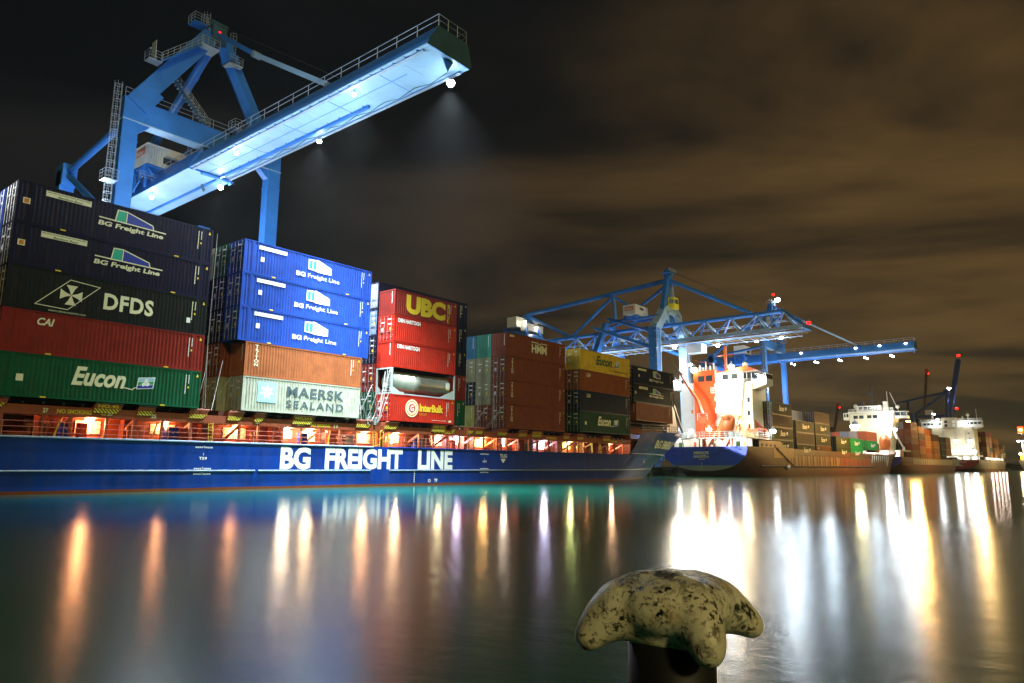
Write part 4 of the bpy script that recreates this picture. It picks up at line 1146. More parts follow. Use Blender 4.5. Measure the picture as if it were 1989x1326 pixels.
# ------------------------------------------------------------------ far cranes with raised booms
NAVYC = paint('crane_navy', (.012, .05, .22), .5, .3)
t = thing('quay_crane', 'far dark blue quay crane with its boom raised upright, red light on top', 'crane', loc=(575, 80.6, 2))
mb = MB()
for x in (-8, 8): mb.box(x-1, x+1, -1, 1, 0, 40, NAVYC); mb.box(x-1, x+1, 20, 22, 0, 38, NAVYC)
mb.build('leg', t)
mb = MB(); mb.box(-3, 3, 2, 34, 34.6, 36.6, NAVYC); mb.build('back_girder', t)
mb = MB()
for x in (-2.4, 2.4): mb.beam((x, -1.0, 38), (x, -9.0, 74), 1.1, 2.6, NAVYC)
for k in range(9): mb.beam((-2.4, -1.6-.9*k, 40+4*k), (2.4, -1.6-.9*k, 40+4*k), .4, .5, NAVYC)
mb.build('boom', t)
mb = MB(); mb.beam((-6, 0, 38), (-1.5, 0, 52), 1.4, 1.6, NAVYC); mb.beam((6, 0, 38), (1.5, 0, 52), 1.4, 1.6, NAVYC); mb.box(-2.5, 2.5, -1.5, 1.5, 51, 53.5, NAVYC); mb.build('a_frame_leg', t)
mb = MB()
for x in (-2.5, 2.5):
    mb.beam((x, .5, 52), (x, 33, 45.6), .6, .9, NAVYC); mb.beam((x, 24.4, 47.6), (x, 24.6, 35), .7, .7, NAVYC); mb.beam((x, .5, 51.5), (x, 23.4, 35.4), .7, .9, NAVYC)
mb.build('backstay', t)
mb = MB(); mb.box(-2, 5, 10, 14, 37, 40, MATS['house_cream']); mb.build('machinery_house', t)
for p, r, c, s, pw_ in (((0, -9.3, 77), 1.0, (1, .006, .004), 9, 0), ((0, -1.8, 54.6), 1.0, (.8, .9, 1), 80, 9000), ((0, -2, 46), .7, (.8, .9, 1), 60, 6000), ((1, -5, 40.6), .9, (1, .006, .004), 9, 0), ((0, 9, 37), .8, COOL, 80, 0)):
    lamp(t, p, r, c, s, pw_)
for x, y, top, lab in ((790, 133, 92, 'far red-topped crane boom standing behind the far ships, taller of the two'), (800, 219, 64, 'far red-topped crane boom between the container stack and the white bridge, shorter of the two')):
    t = thing('harbour_crane', lab, 'crane', loc=(x, y, 2), group='far red-topped cranes')
    mb = MB(); mb.beam((0, 2, 20), (0, -7, top-2), 1.6, 2.4, paint('far_crane_brown', (.10, .06, .025), .6, .3)); mb.build('boom', t)
    mb = MB(); mb.box(-2, 2, -1.5, 2.5, 0, 42, MATS['far_crane_brown']); mb.beam((0, 0, 42), (0, 34, 30), .7, .9, MATS['far_crane_brown']); mb.beam((0, 0, 40), (0, 24, 20), .5, .7, MATS['far_crane_brown']); mb.build('tower', t)
    mb = MB(); mb.beam((0, -7, top-2), (0, -7.8, top+3), 2.0, 3.0, REDM); mb.build('boom_head', t)
    lamp(t, (0, -8.5, top-1.5), .9, (1, .006, .004), 9, 900)
# ------------------------------------------------------------------ the ships ahead
def sgn(x): return 1 if x >= 0 else -1
def gen_hull(t, x0, x1, B, zt, HM, HP, prof_bot=1.25, bow_rise=1.6, rake=9.0, name='hull'):
    """loft: stern transom at x0, raked flared bow ending at x1 (tip on the centre line)"""
    L = x1-x0; ST = [0, .02, .05, .09, .15, .25, .45, .62, .72, .79, .85, .90, .94, .97, .99, 1.0]
    NP = 33; vs = []; fs = []
    for f in ST:
        top = zt+(bow_rise*min(1, max(0, (f-.80)/.08)))
        zb = prof_bot+( -5-prof_bot)*min(1, f/.15)**.8
        e = 2.3+4*min(1, f/.18)
        for k in range(NP):
            a = math.pi*k/(NP-1)
            cs, sn = math.cos(a), math.sin(a)
            y = sgn(cs)*abs(cs)**(2/e); z = top-(top-zb)*sn**(2/e) if sn > 1e-6 else top
            if k == 0 or k == NP-1: z = top
            # bow taper with flare
            hz = max(0, min(1, (z+1)/(top+1)))
            st = .70+.10*hz; tip = .90+.10*hz
            w = 1 if f <= st else max(0.0, 1-((f-st)/(tip-st))**(1.9)) if f < tip else 0
            x = x0+L*min(f, tip)
            vs.append((x, B/2-y*B/2*w, z))
    n = len(ST)
    for i in range(n-1):
        for k in range(NP-1):
            a = i*NP+k; b = a+NP; fs.append((a, a+1, b+1, b))
    mb = MB(); mb.add(vs, fs, HM); mb.add([vs[k] for k in range(NP)], [tuple(range(NP))], HM)
    o = mb.build(name, t, True)
    # deck
    mb = MB(); dv = []
    for i in range(n): dv += [(vs[i*NP][0], vs[i*NP][1]+.05, vs[i*NP][2]-(.9 if ST[i] > .8 else .25)), (vs[i*NP][0], vs[i*NP+NP-1][1]-.05, vs[i*NP][2]-(.9 if ST[i] > .8 else .25))]
    mb.add(dv, [(2*i, 2*i+2, 2*i+3, 2*i+1) for i in range(n-1)], paint('deck_red', (.16, .045, .025), .6, .4)); mb.build('deck', t)
    return [(vs[k][1], vs[k][2]) for k in range(NP)]
def transom(t, x, prof, main, low, zl):
    lo = min(z for y, z in prof); pts = [(x-.04, y, z) for y, z in prof]
    mb = MB(); mb.poly(pts, main); o = mb.build('transom', t)
    def clip(ps, z0):
        out = []
        for (a, b), (c, d) in zip(ps, ps[1:]+ps[:1]):
            if b <= z0: out.append((a, b))
            if (b-z0)*(d-z0) < 0: out.append((a+(c-a)*(z0-b)/(d-b), z0))
        return out
    cp = clip(prof, zl)
    if len(cp) > 2:
        mb = MB(); mb.poly([(x-.07, y, z) for y, z in cp], low); mb.build('boot_band', o)

RUSTH = hull_paint('hull_rusty_brown', (.17, .060, .014), (.10, .030, .010), 1.2, .5)
TRB = paint('transom_blue', (.015, .09, .92), .4, .25, .1)
# ---- second ship
s2 = thing('container_ship', 'second container ship with blue stern, orange funnel and glaring white wheelhouse', 'ship', M0)
prof = gen_hull(s2, 140.4, 300, 18.4, 6.1, RUSTH, None, 1.2)
transom(s2, 140.4, prof, TRB, paint('stern_grey', (.30, .36, .42), .5, .3), 2.3)
mb = MB()
letters(mb, 'MIRROR', lambda u, v: (140.33, 11.4-3.4*u, 4.55+.62*v), WHITEP, .045, .15)
letters(mb, 'MADEIRA', lambda u, v: (140.33, 11.45-3.4*u, 3.85+.55*v), WHITEP, .04, .15)
for k in range(7): mb.box(140.32, 140.35, 9.0+.22*k, 9.14+.22*k, 3.5, 3.66, WHITEP)
for k in range(6): mb.box(140.31, 140.34, 9.6, 9.72, 1.5+.25*k, 1.65+.25*k, WHITEP)
mb.build('stern_lettering', s2)
mb = MB()
for y in (1.2, 3.4, 5.3, 8.2, 11, 13.5, 15.5, 17): mb.box(140.28, 140.36, y, y+.55, 5.35, 5.6, DARKST)
mb.build('fairlead', s2)
mb = MB()
mb.tube((140.2, 4.2, 5.4), (135, 14.5, 1.6), .05, DARKST, 5); mb.tube((140.2, 12.0, 5.4), (133, 19.5, 2.4), .05, DARKST, 5); mb.tube((140.2, 16, 5.4), (134, 21.5, 2.4), .05, DARKST, 5)
mb.build('mooring_rope', s2)
WGLOW = WHITE
mb = MB()
mb.box(141.0, 158, .3, 18.1, 7.75, 8.0, WHITE)
for y in (.35, 3.6, 6.9, 10.4, 14.2, 17.9): mb.box(141.0, 141.3, y-.12, y+.12, 6.1, 7.75, WHITE)
mb.box(144.5, 145, .6, 17.8, 6.0, 7.75, WHITE)
for y, w, c in ((15.6, 1.0, DGREEN), (3.0, .8, DGREEN), (12.6, .5, REDM), (1.6, .6, YEL)): mb.box(144.3, 144.49, y, y+w, 6.0, 7.2, c)
mb.build('mooring_deck', s2)
mb = MB(); mb.rail([(141.1, .4, 8), (141.1, 18, 8)], WHITE, 1.15, 1.1, .05); mb.rail([(141.1, .4, 8), (157, .4, 8)], WHITE, 1.15, 1.6, .05); mb.build('railing', s2)
mb = MB(); mb.box(149.2, 157, 9.65, 14.9, 8, 22.8, ORANGE); mb.box(149.0, 149.2, 9.6, 9.75, 8, 22.9, WHITE); mb.box(148.9, 157, 9.6, 14.95, 22.8, 22.95, ORANGE)
fu = mb.build('funnel_casing', s2)
for y in (13.8, 11.9):
    mb = MB(); mb.box(149.12, 149.19, y-1.45, y, 20.6, 21.9, GLASS)
    for z in (20.55, 21.9): mb.box(149.08, 149.2, y-1.5, y+.05, z, z+.08, ORANGE)
    mb.build('window', fu)
mb = MB(); mb.box(148.4, 149.1, 9.5, 10.6, 17.9, 18.0, WHITE); mb.rail([(148.4, 10.6, 18), (148.4, 9.5, 18)], WHITE, 1.1, .5, .04); mb.build('balcony', fu)
mb = MB(); mb.box(150, 158, 14.9, 18.3, 8, 20.6, paint('wall_grey_white', (.42, .45, .46), .5, .2)); mb.build('side_block', s2)
mb = MB()
mb.extr([(149.0, 9.6, 8), (149.0, 9.6, 22.0), (149.0, 3.6, 22.0), (149.0, 3.7, 18), (149.0, 5.0, 8)], (9, 0, 0), WHITE)
mb.extr([(149.6, 5.0, 8), (149.6, 3.7, 18), (149.6, 3.6, 20), (149.6, 1.9, 20), (149.6, 2.0, 8)], (8, 0, 0), paint('wall_cream', (.66, .58, .40), .5, .2))
for z in (10.8, 13.4, 16.0, 18.6):
    mb.box(147.6, 149.0, 4.4, 9.4, z, z+.12, WHITE)
acc = mb.build('accommodation', s2)
mb = MB()
for z in (10.9, 13.5, 16.1, 18.7): mb.rail([(147.65, 4.5, z), (147.65, 9.4, z)], WHITE, 1.05, 1.2, .035)
for z in (8.1, 10.9, 13.5, 16.1): mb.beam((148.1, 5.2, z), (148.1, 8.6, z+2.6), .7, .08, WHITE)
mb.build('stairway', acc)
for y, z in ((2.6, 10), (2.6, 12.8), (2.5, 15.6), (4.3, 12.2)):
    mb = MB(); mb.box(148.95 if y > 4 else 149.53, 149.6, y, y+.5, z, z+1.0, GLASS if y < 4 else WHITE); mb.build('window', acc)
mb = MB()
mb.box(148.6, 156, 3.6, 9.6, 22.0, 22.2, WHITE)
for y in (8.0, 6.0): mb.box(148.9, 148.98, y-1.3, y, 20.7, 21.8, GLASS)
mb.extr([(149, 9.6, 22.2), (149, 3.0, 23.4), (149, 1.5, 22.6), (149, 1.0, 22.2)], (5, 0, 0), ORANGE)
for y in (1.6, 2.6, 3.4): mb.box(148.9, 149.0, y, y+.08, 19.5, 22.2, WHITE)
mb.box(149.5, 156, 1.0, 3.6, 22.1, 22.25, WHITE); mb.box(149.6, 149.7, 1.2, 3.5, 20.7, 21.9, GLASS)
mb.build('wheelhouse', s2)
for y0, y1, yy in ((-1.1, 1.9, 0), (18.3, 20.3, 1)):
    mb = MB()
    mb.box(150, 154, y0, y1, 19.2, 20.5, GREYDECK); mb.box(149.8, 154.2, y0, y1, 21.5, 21.65, WHITE)
    for y in (y0+.05, (y0+y1)/2, y1-.15): mb.box(150.0, 150.12, y, y+.1, 20.5, 21.5, WHITE)
    mb.box(150.15, 153.9, y0+.1, y1-.1, 20.5, 21.5, GLASS)
    if not yy: mb.extr([(150, y0, 19.2), (150, y1, 19.2), (150, y1, 18.3)], (4, 0, 0), MATS['wall_cream'])
    mb.build('bridge_wing', s2)
mb = MB()
for y, z in ((13.6, 24.4), (12.2, 25.2), (11.2, 24.2), (10.4, 24.6), (6.8, 24.0)): mb.tube((150, y, 22.8), (150, y, z), .12, WHITE, 6)
mb.rail([(150, 14.8, 22.95), (150, 9.8, 22.95)], GALV, 1.0, 1, .04)
mb.sphere((152, 4.0, 24.0), .6, WHITE); mb.tube((152, 4.0, 22.2), (152, 4.0, 23.6), .15, WHITE)
mb.tube((150, 17.6, 20.6), (148, 15.4, 27.5), .1, ORANGE_D, 6); mb.tube((149, 14.5, 25.5), (149, 10, 24.3), .06, ORANGE_D, 5)
mb.beam((152, 8.4, 23), (152, 8.4, 28.5), .5, .5, ORANGE_D); mb.beam((152, 10.4, 26.5), (152, 6.4, 26.5), .2, .2, ORANGE_D)
mb.build('radar_mast', s2)
# stern crane
mb = MB(); mb.tube((141.8, 9.6, 5.4), (141.8, 9.6, 12.2), .45, ORANGE, 12); mb.tube((141.8, 9.6, 12.2), (141.8, 9.6, 13), .6, ORANGE, 12); mb.box(141.2, 142.6, 9.0, 10.4, 11.0, 12.3, ORANGE_D); cr = mb.build('stern_crane_post', s2)
mb = MB(); mb.beam((142, 9.7, 12.2), (143, 11.2, 15.8), .55, .7, ORANGE); mb.beam((143, 11.2, 15.8), (146, 16.4, 22.4), .45, .6, ORANGE); mb.beam((146, 16.4, 22.4), (147.6, 19.2, 25.4), .25, .25, paint('crane_jib_olive', (.12, .13, .04), .5, .3))
mb.tube((142, 9.3, 12.4), (143.6, 12.4, 17.6), .16, STEEL); mb.build('stern_crane_jib', cr)
mb = MB(); mb.tube((144, 13.0, 18), (144, 13.0, 14.0), .03, DARKST, 4); mb.box(143.8, 144.2, 12.8, 13.2, 13.3, 14.0, ORANGE_D); mb.build('hook', cr)
mb = MB(); mb.rail([(141.6, 8.6, 11.6), (141.6, 10.8, 11.6)], WHITE, 1.4, .5, .04); mb.build('crane_railing', cr)
# free-fall lifeboat on its ramp
lb = thing('lifeboat', 'orange enclosed lifeboat hanging nose-down on the stern of the second ship', 'lifeboat', M0)
mb = MB(); ax0 = Vector((146.6, 5.8, 12.4)); ax1 = Vector((142.0, 5.8, 7.4)); d = (ax1-ax0).normalized(); sd = Vector((0, 1, 0)); u3 = sd.cross(d)
rings = [(0, .75, .7), (.06, 1.15, 1.0), (.2, 1.42, 1.25), (.5, 1.5, 1.35), (.75, 1.25, 1.15), (.92, .65, .7), (1.0, .08, .1)]
vs = []; fs = []; N_ = 20
for f, a, b in rings:
    for i in range(N_):
        th = 2*math.pi*i/N_; vs.append(ax0+(ax1-ax0)*f+sd*a*math.cos(th)+u3*b*math.sin(th))
for i in range(len(rings)-1):
    for j in range(N_): fs.append((i*N_+j, i*N_+(j+1) % N_, (i+1)*N_+(j+1) % N_, (i+1)*N_+j))
fs.append(tuple(range(N_)))
mb.add(vs, fs, ORANGE_D); mb.build('lifeboat_hull', lb, True)
mb = MB(); c = ax0+(ax1-ax0)*.25+u3*1.3; s_ = -1 if u3.z < 0 else 1
mb.sphere(ax0+(ax1-ax0)*.22+u3*s_*1.0, .85, ORANGE_D, 12, 8); mb.build('canopy', lb, True)
mb = MB(); mb.sphere(ax0+(ax1-ax0)*.5-u3*s_*.9+sd*.5, .55, YPAINT, 10, 6); mb.tube(ax0+(ax1-ax0)*.1+sd*1.4, ax0+(ax1-ax0)*.8+sd*1.2, .08, ORANGE, 6); mb.build('hatch', lb, True)
mb = MB()
for y in (3.9, 7.7):
    mb.beam((147.5, y, 12.6), (141.4, y, 6.6), .35, .35, ORANGE_D); mb.beam((142.2, y, 6.0), (143.6, y*.9+.6, 9.2), .3, .3, ORANGE); mb.beam((140.9, y+.6, 6.0), (143.0, y, 8.6), .3, .3, ORANGE); mb.tube((147, y, 8), (147, y, 12.4), .2, ORANGE_D)
mb.build('lifeboat_ramp', s2)
rb = thing('rescue_boat', 'small open orange rescue boat on deck beside the white wheelhouse', 'boat', M0)
mb = MB(); mb.extr([(149.5, 1.0, 9.9), (149.5, 3.2, 9.9), (149.5, 3.0, 9.2), (149.5, 1.3, 9.2)], (4.5, 0, 0), ORANGE); mb.tube((149.4, .95, 9.95), (154, .95, 9.95), .18, ORANGE); mb.tube((149.4, 3.25, 9.95), (154, 3.25, 9.95), .18, ORANGE); mb.build('boat_hull', rb)
mb = MB(); mb.box(150, 150.4, 1.9, 2.3, 9.9, 10.8, GREYDECK); mb.build('outboard_engine', rb)
mb = MB(); mb.tube((153, .7, 8), (153, .7, 9.8), .3, REDM, 8); mb.beam((153, .7, 9.6), (150.2, 2.3, 12), .3, .35, REDM); mb.build('boat_crane', s2)
mb = MB(); mb.box(149.4, 153.8, 1.2, 3.0, 8.0, 8.2, WHITE); mb.box(150, 150.3, 1.2, 3, 8.2, 9.2, WHITE); mb.box(153, 153.3, 1.2, 3, 8.2, 9.2, WHITE); mb.build('boat_cradle', s2)
mb = MB()
for y in (2, 3.5, 5, 12, 13.6): mb.box(142.2, 143.2, y, y+1.0, 8, 8.0+.7+.1*y % .5, GREYDECK)
mb.build('deck_locker', s2)
# bulwark frames along the side of ship 2
OCH = paint('ochre_plate', (.42, .20, .05), .5, .3, .2)
mb = MB()
mb.box(147, 160, -.02, .2, 6.1, 7.5, OCH)
for x in (148, 150.5, 153, 155.5): mb.box(x, x+1.0, -.06, -.02, 6.3, 6.8, DARKST)
mb.box(155, 168, -.02, .15, 4.0, 6.2, OCH)
x = 164.0; k = 0
while x < 236:
    w = 1.7 if k % 2 == 0 else .7
    mb.box(x, x+w, .0, .35, 2.3, 4.6, OCH if x < 205 else SHIPRED); x += w+(1.4 if k % 2 else .8)+.3*math.sin(k); k += 1
mb.box(160, 240, .3, 1.0, 4.3, 4.5, SHIPRED); mb.box(160, 240, 1.3, 1.5, 1.5, 4.3, SHIPRED)
mb.build('bulwark_frame', s2)
mb = MB(); mb.tube((147, -.1, 2.2), (240, -.1, 2.2), .14, DARKST, 6); mb.beam((157, -.1, 6.0), (167, -.1, 2.4), .15, .3, DARKST); mb.build('rubbing_strip', s2)
def bow_frames(t, x0, x1, z0, z1, n, mat):
    mb = MB()
    for i in range(n):
        x = x0+(x1-x0)*i/n; mb.beam((x, .3+.02*i, z0), (x+1.0, -.1+.02*i, z1), .35, .3, mat)
    mb.build('bow_frame', t)
bow_frames(s2, 238, 262, 2.4, 5.6, 9, GREYDECK)
mb = MB(); mb.sphere((163, -.15, 2.0), .5, WHITEP, 12, 8); mb.build('side_emblem', s2)
for i, (x, s) in enumerate(((205, 1), (222, 1), (236, 1), (180, .7), (170, .6))):
    light('lamp', (x, 1.0, 3.6), 700*s, (1, .55, .3), s2, r=.3)
for l in (((148.6, 14.5, 23.4), .7, WARM, 80, dict(power=1500)), ((148.6, 5.8, 23.3), .65, (1, .80, .48), 80, dict(power=3000, off=(-1.5, 0, -.6))), ((149.4, 19.5, 21.0), .6, COOL, 60, dict(power=1500)),
          ((149.3, -.2, 20.9), .6, COOL, 60, dict(power=1500)), ((143.4, 13.2, 9.6), .5, (.9, 1, .9), 50, dict(power=500)), ((143.6, 9.2, 9.8), .5, (1, .62, .22), 50, dict(power=900, off=(-.9, 0, 0))), ((153.6, -.6, 9.6), .55, COOL, 60, dict(power=900)),
          ((148.3, 3.2, 11.4), .45, (1, .78, .42), 40, dict(power=900, off=(-.8, 0, 0))), ((147.2, 7, 14.0), .3, COOL, 60, dict(power=1800, off=(-2.5, 0, 3))), ((151, 16.4, 25.0), .4, COOL, 60, dict())):
    lamp(s2, *l[:-1], **l[-1])
for y in (2.0, 5.0, 8.6, 12.3, 16): light('lamp', (142.8, y, 7.3), 170, (1, .97, .85), s2, r=.3)
light('lamp', (143.5, 7.0, 16.5), 1700, (1, .96, .86), s2, r=.5)  # added fill light without a fixture, brightens the stern
# added spots, no fixtures of their own, aimed aft at the ship astern's bow
light('lamp', (147.5, 14.5, 23.0), 60000, WARM, s2, 'SPOT', .6, (-1, -.15, -.62), 60)
light('lamp', (148.5, 19.5, 20.6), 42000, (1, .9, .62), s2, 'SPOT', .5, (-1, -.3, -.55), 60)
light('lamp', (148.5, -2.5, 20.6), 90000, (1, .78, .42), s2, 'SPOT', .5, (-28, 6, -17), 50)

OL = 'of the stack'
G2 = 'containers on the second ship'
sp = lambda k, look, end='door', mk=(): (k, look, end, list(mk))
mo = lambda k, L, H: (k.text('Eucon', L*.36, L*.60, .34*H, .76*H, CREAM, .03, .25), flag(k, L*.64, L*.73, .42*H, .66*H))
mh = lambda k, L, H: (k.text('Hapag', L*.42, L*.60, .52*H, .60*H, CREAM, .0, 0))
def st2(x, q, z, spec, where, L): stack(M0, x, q, z, spec, where, G2, 2.76, 2.73, L, 1)
OLV = 'olive container with cream script lettering'
BRN = 'plain dark brown container'
st2(155.4, 0, 5.1, [sp('olive', OLV, 'door', [mo]), sp('olive', OLV, 'door', [mo]), sp('obrown', BRN), sp('olive', OLV, 'door', [mo])], OL+' near the lifeboat', 12.9)
st2(155.4, RP, 5.1, [sp('bgreen', 'green container'), sp('aqua', 'pale green container'), sp('pale', 'lavender container'), sp('bgreen', 'green container')], 'in the row behind the tall olive stack', 12.9)
st2(155.4, RP*2, 5.1, [sp('white', 'white container'), sp('white', 'white container'), sp('cream', 'cream container', 'wall'), sp('salmon', 'salmon red container')], 'two rows behind the olive stack', 12.9)
st2(170.5, 0, 4.55, [sp('olive', OLV, 'door', [mo]), sp('obrown', BRN), sp('olive', OLV, 'door', [mo])], 'of the olive stack under pale doors', 13.4)
st2(170.5, RP, 4.55, [sp('dgreen', 'dark green container'), sp('dgreen', 'dark green container'), sp('dgreen', 'dark green container'), sp('pale', 'lavender container')], 'behind that three-high olive stack', 13.4)
st2(170.5, RP*2, 4.55, [sp('green', 'green container'), sp('blue', 'blue container'), sp('navy', 'navy container'), sp('ltblue', 'pale blue container')], 'two rows behind that olive stack', 13.4)
st2(185, 0, 4.6, [sp('rust', 'rust red container', 'door', [lambda k, L, H: m_cai(k, L, H, .1)]), sp('olive', OLV, 'door', [mo]), sp('olive', OLV, 'door', [mo]), sp('obrown', BRN)], 'of the four-high stack at mid ship', 12.3)
st2(202.2, 0, 4.65, [sp('olive', OLV, 'door', [mo]), sp('olive', OLV, 'door', [mo])], 'of the olive pair before the green pair', 13.2)
mgr = lambda k, L, H: (k.text('Eucon', L*.34, L*.62, .30*H, .74*H, WHITEP, .04, .25), flag(k, L*.66, L*.76, .40*H, .68*H))
st2(216, 0, 4.65, [sp('bgreen', 'bright green container with white lettering', 'door', [mgr]), sp('bgreen', 'bright green container with white lettering', 'door', [mgr])], 'of the green pair', 13.0)
st2(234.4, 0, 7.3, [sp('bgreen', 'bright green container with white doors', 'doors', [mgr]), sp('salmon', 'orange-red container')], 'of the foremost second-ship stack', 12.8)
for j, (k, w) in enumerate((('pale', 'lavender'), ('ltblue', 'pale blue'), ('salmon', 'orange-red'), ('azure', 'blue'))):
    st2(234.4, RP*(j+1), 7.3, [sp('brown', 'brown container'), sp(k, w+' container')], 'in row %s behind the foremost green box' % ('one', 'two', 'three', 'four')[j], 12.8)
st2(248.5, 1.2, 6.8, [sp('tan', 'tan brown container')], 'alone at the bow of the second ship', 6.06)

# ---- third and fourth ships
def far_ship(x0, x1, B, zt, tr, lab, house, hx, hz, mast, HM, zl):
    t = thing('container_ship', lab, 'ship', M0)
    pr = gen_hull(t, x0, x1, B, zt, HM, None, 1.3)
    transom(t, x0, pr, tr, DARKST if zl < 1.5 else tr, zl)
    return t
s3 = far_ship(280.2, 432, 19, 5.8, paint('transom_indigo', (.025, .04, .34), .4, .3, .1), 'third container ship with a dark blue stern and floodlit white wheelhouse', 0, 0, 0, 0, RUSTH, 1.6)
mb = MB()
mb.box(281, 298, .3, 18.6, 7.9, 8.2, WHITE); mb.box(284.5, 285, .3, 18.6, 5.6, 7.9, WHITE)
for y in (.5, 4, 8, 12, 16, 18.3): mb.box(281, 281.4, y-.2, y+.2, 5.8, 7.9, WHITE)
mb.box(281.2, 285, .2, .4, 5.8, 8.2, ORANGE_D)
mb.build('mooring_deck', s3)
mb = MB()
mb.extr([(288, 8.2, 8.2), (288, 8.2, 22.2), (288, 2.9, 22.0), (288, 3.4, 18), (288, 5.2, 8.2)], (9, 0, 0), WHITE)
mb.box(288.6, 297, 8.2, 18, 8.2, 21.8, paint('wall_ivory', (.58, .55, .42), .5, .25))
acc = mb.build('accommodation', s3)
for k, y in enumerate((16.6, 14.6, 11.9, 10.0)):
    mb = MB(); mb.box(288.5, 288.6, y-1.5, y, 19.9, 21.1, GLASS); mb.build('window', acc)
for y in (7.4, 6.4, 5.2, 4.2):
    mb = MB(); mb.box(287.9, 288.0, y-.6, y, 20.6, 21.4, GREYDECK); mb.build('window', acc)
mb = MB(); mb.box(288, 295, 2.6, 18.3, 22.0, 22.4, WHITE); mb.box(289, 294, 7, 15.5, 22.4, 24.6, WHITE)
for y in (14.6, 13.0, 11.4, 9.6): mb.box(288.9, 289, y-1.2, y, 23.0, 24.2, GLASS)
mb.box(290, 291, 5.0, 6.6, 22.4, 26, WHITE); mb.rail([(288.2, 18, 22.4), (288.2, 3, 22.4)], WHITE, 1.1, 1.5, .06)
mb.sphere((290, 15.9, 24.6), .8, WHITE); mb.sphere((290, 1.8, 23.8), .7, WHITE); mb.box(291, 294, 13.6, 15.0, 22.4, 26.2, DARKST); mb.build('wheelhouse', s3)
for y0, y1 in ((-1.2, 2.8), (18.2, 20.2)):
    mb = MB(); mb.box(289, 293, y0, y1, 19.6, 20.6, WHITE); mb.box(289, 293, y0, y1, 21.9, 22.2, WHITE); mb.box(289.2, 292.8, y0+.2, y1, 20.6, 21.9, GLASS)
    for y in (y0, (y0+y1)/2, y1-.2): mb.box(288.95, 289.2, y, y+.2, 20.6, 21.9, WHITE)
    mb.build('bridge_wing', s3)
mb = MB(); mb.tube((290, 10, 24.6), (290, 10, 32.5), .22, DARKST, 8)
for z, w in ((26.5, 1.6), (29, 2.4), (30.8, 1.6)): mb.beam((290, 10-w, z), (290, 10+w, z), .15, .15, DARKST)
mb.box(289.8, 290.3, 10.1, 11.2, 28.6, 30.0, DARKST); mb.tube((290, 5, 26), (290, 5, 29.6), .08, WHITE, 5); mb.tube((290, 1.6, 22.4), (288, 3.6, 29), .08, WHITE, 5); mb.build('mast', s3)
lf = thing('lifeboat', 'small orange lifeboat on the stern of the third ship', 'lifeboat', M0)
mb = MB(); mb.sphere((284.8, 5.9, 10.8), 1.9, ORANGE_D, 12, 8, 1.6); mb.build('lifeboat_hull', lf, True); mb = MB(); mb.beam((284, 4.6, 8.2), (287, 4.6, 12.5), .4, .4, ORANGE_D); mb.beam((284, 7.2, 8.2), (287, 7.2, 12.5), .4, .4, ORANGE_D); mb.build('ramp', lf)
mb = MB(); mb.beam((290, 1.0, 9), (286.5, 3.2, 15.5), .4, .4, WHITE); mb.beam((286.5, 3.2, 15.5), (286, 2.2, 12.2), .3, .3, WHITE); mb.tube((290, 1.0, 8.2), (290, 1, 9.5), .4, WHITE); mb.build('boat_davit', s3)
mb = MB(); x = 300; k = 0
while x < 386: mb.beam((x, .2, 3.2), (x+.7, .2, 5.4), .5, 1.1, paint('bulwark_cream', (.50, .42, .27), .5, .3)); x += 2.3+.5*math.sin(k*3); k += 1
mb.box(281, 392, -.05, .15, 3.0, 3.25, SHIPRED); mb.build('bulwark_frame', s3)
bow_frames(s3, 388, 410, 3.2, 6.2, 7, GREYDECK)
for l in (((277.5, 13.6, 16.6), 1.5, (1, .88, .52), 90, dict(power=1400)), ((284, 4.0, 20), .6, COOL, 50, dict(power=3800, off=(-1, 1, 0))), ((285, 6, 13), .5, COOL, 50, dict(power=1800, off=(-1.5, 0, 0))), ((285, 2.2, 15.5), .6, COOL, 50, dict(power=3000)), ((313, 3, 19.6), .7, (1, .5, .1), 120, dict(power=3000)), ((279.8, 17, 9.4), .5, COOL, 50, dict(power=800))):
    lamp(s3, *l[:-1], **l[-1])
for y in (2, 6, 10, 14): light('lamp', (283.2, y, 7.2), 350, (1, .97, .85), s3, r=.3)
light('lamp', (330, -16, 20), 30000, (1, .62, .22), s3, r=1.0)  # added amber fill off the third ship's side, no fixture
light('lamp', (212, -16, 13), 30000, (1, .56, .16), s2, r=1.0)  # unseen amber fill added over the water to warm the second hull
G3 = 'containers on the third ship'
def st3(x, q, z, keys, where, L, P=2.64):
    for i, k in enumerate(keys):
        cw = {'tan': 'tan', 'brown': 'brown', 'rust': 'rust red', 'amber': 'amber', 'black': 'black', 'obrown': 'dark brown', 'slate': 'charcoal', 'maroon': 'maroon', 'pale': 'lavender', 'yellow': 'yellow', 'cream': 'cream', 'dgreen': 'dark green'}[k]
        container(M0, x, q, z+P*i, L, P-.03, k, cw+' container', tier(i, len(keys))+' '+where, 'door' if q else 'wall', [], G3 if x < 470 else 'containers on the fourth ship', 1)
st3(300.2, 0, 5.7, ['tan', 'brown', 'tan', 'rust', 'brown'], 'of the tall stack by the third wheelhouse', 12.2)
st3(300.2, RP, 5.7, ['dgreen', 'slate', 'brown', 'rust', 'pale'], 'behind the tall stack by the third wheelhouse', 12.2)
st3(300.2, RP*2, 5.7, ['dgreen', 'slate', 'black', 'slate', 'pale'], 'two rows behind the stack by the third wheelhouse', 12.2)
st3(313.8, 0, 5.0, ['tan', 'amber', 'brown', 'obrown', 'amber'], 'of the second tall stack on the third ship', 11.9, 2.58)
st3(326.3, 0, 5.0, ['tan', 'rust', 'amber', 'tan', 'brown'], 'of the third tall stack on the third ship', 11.9, 2.5)
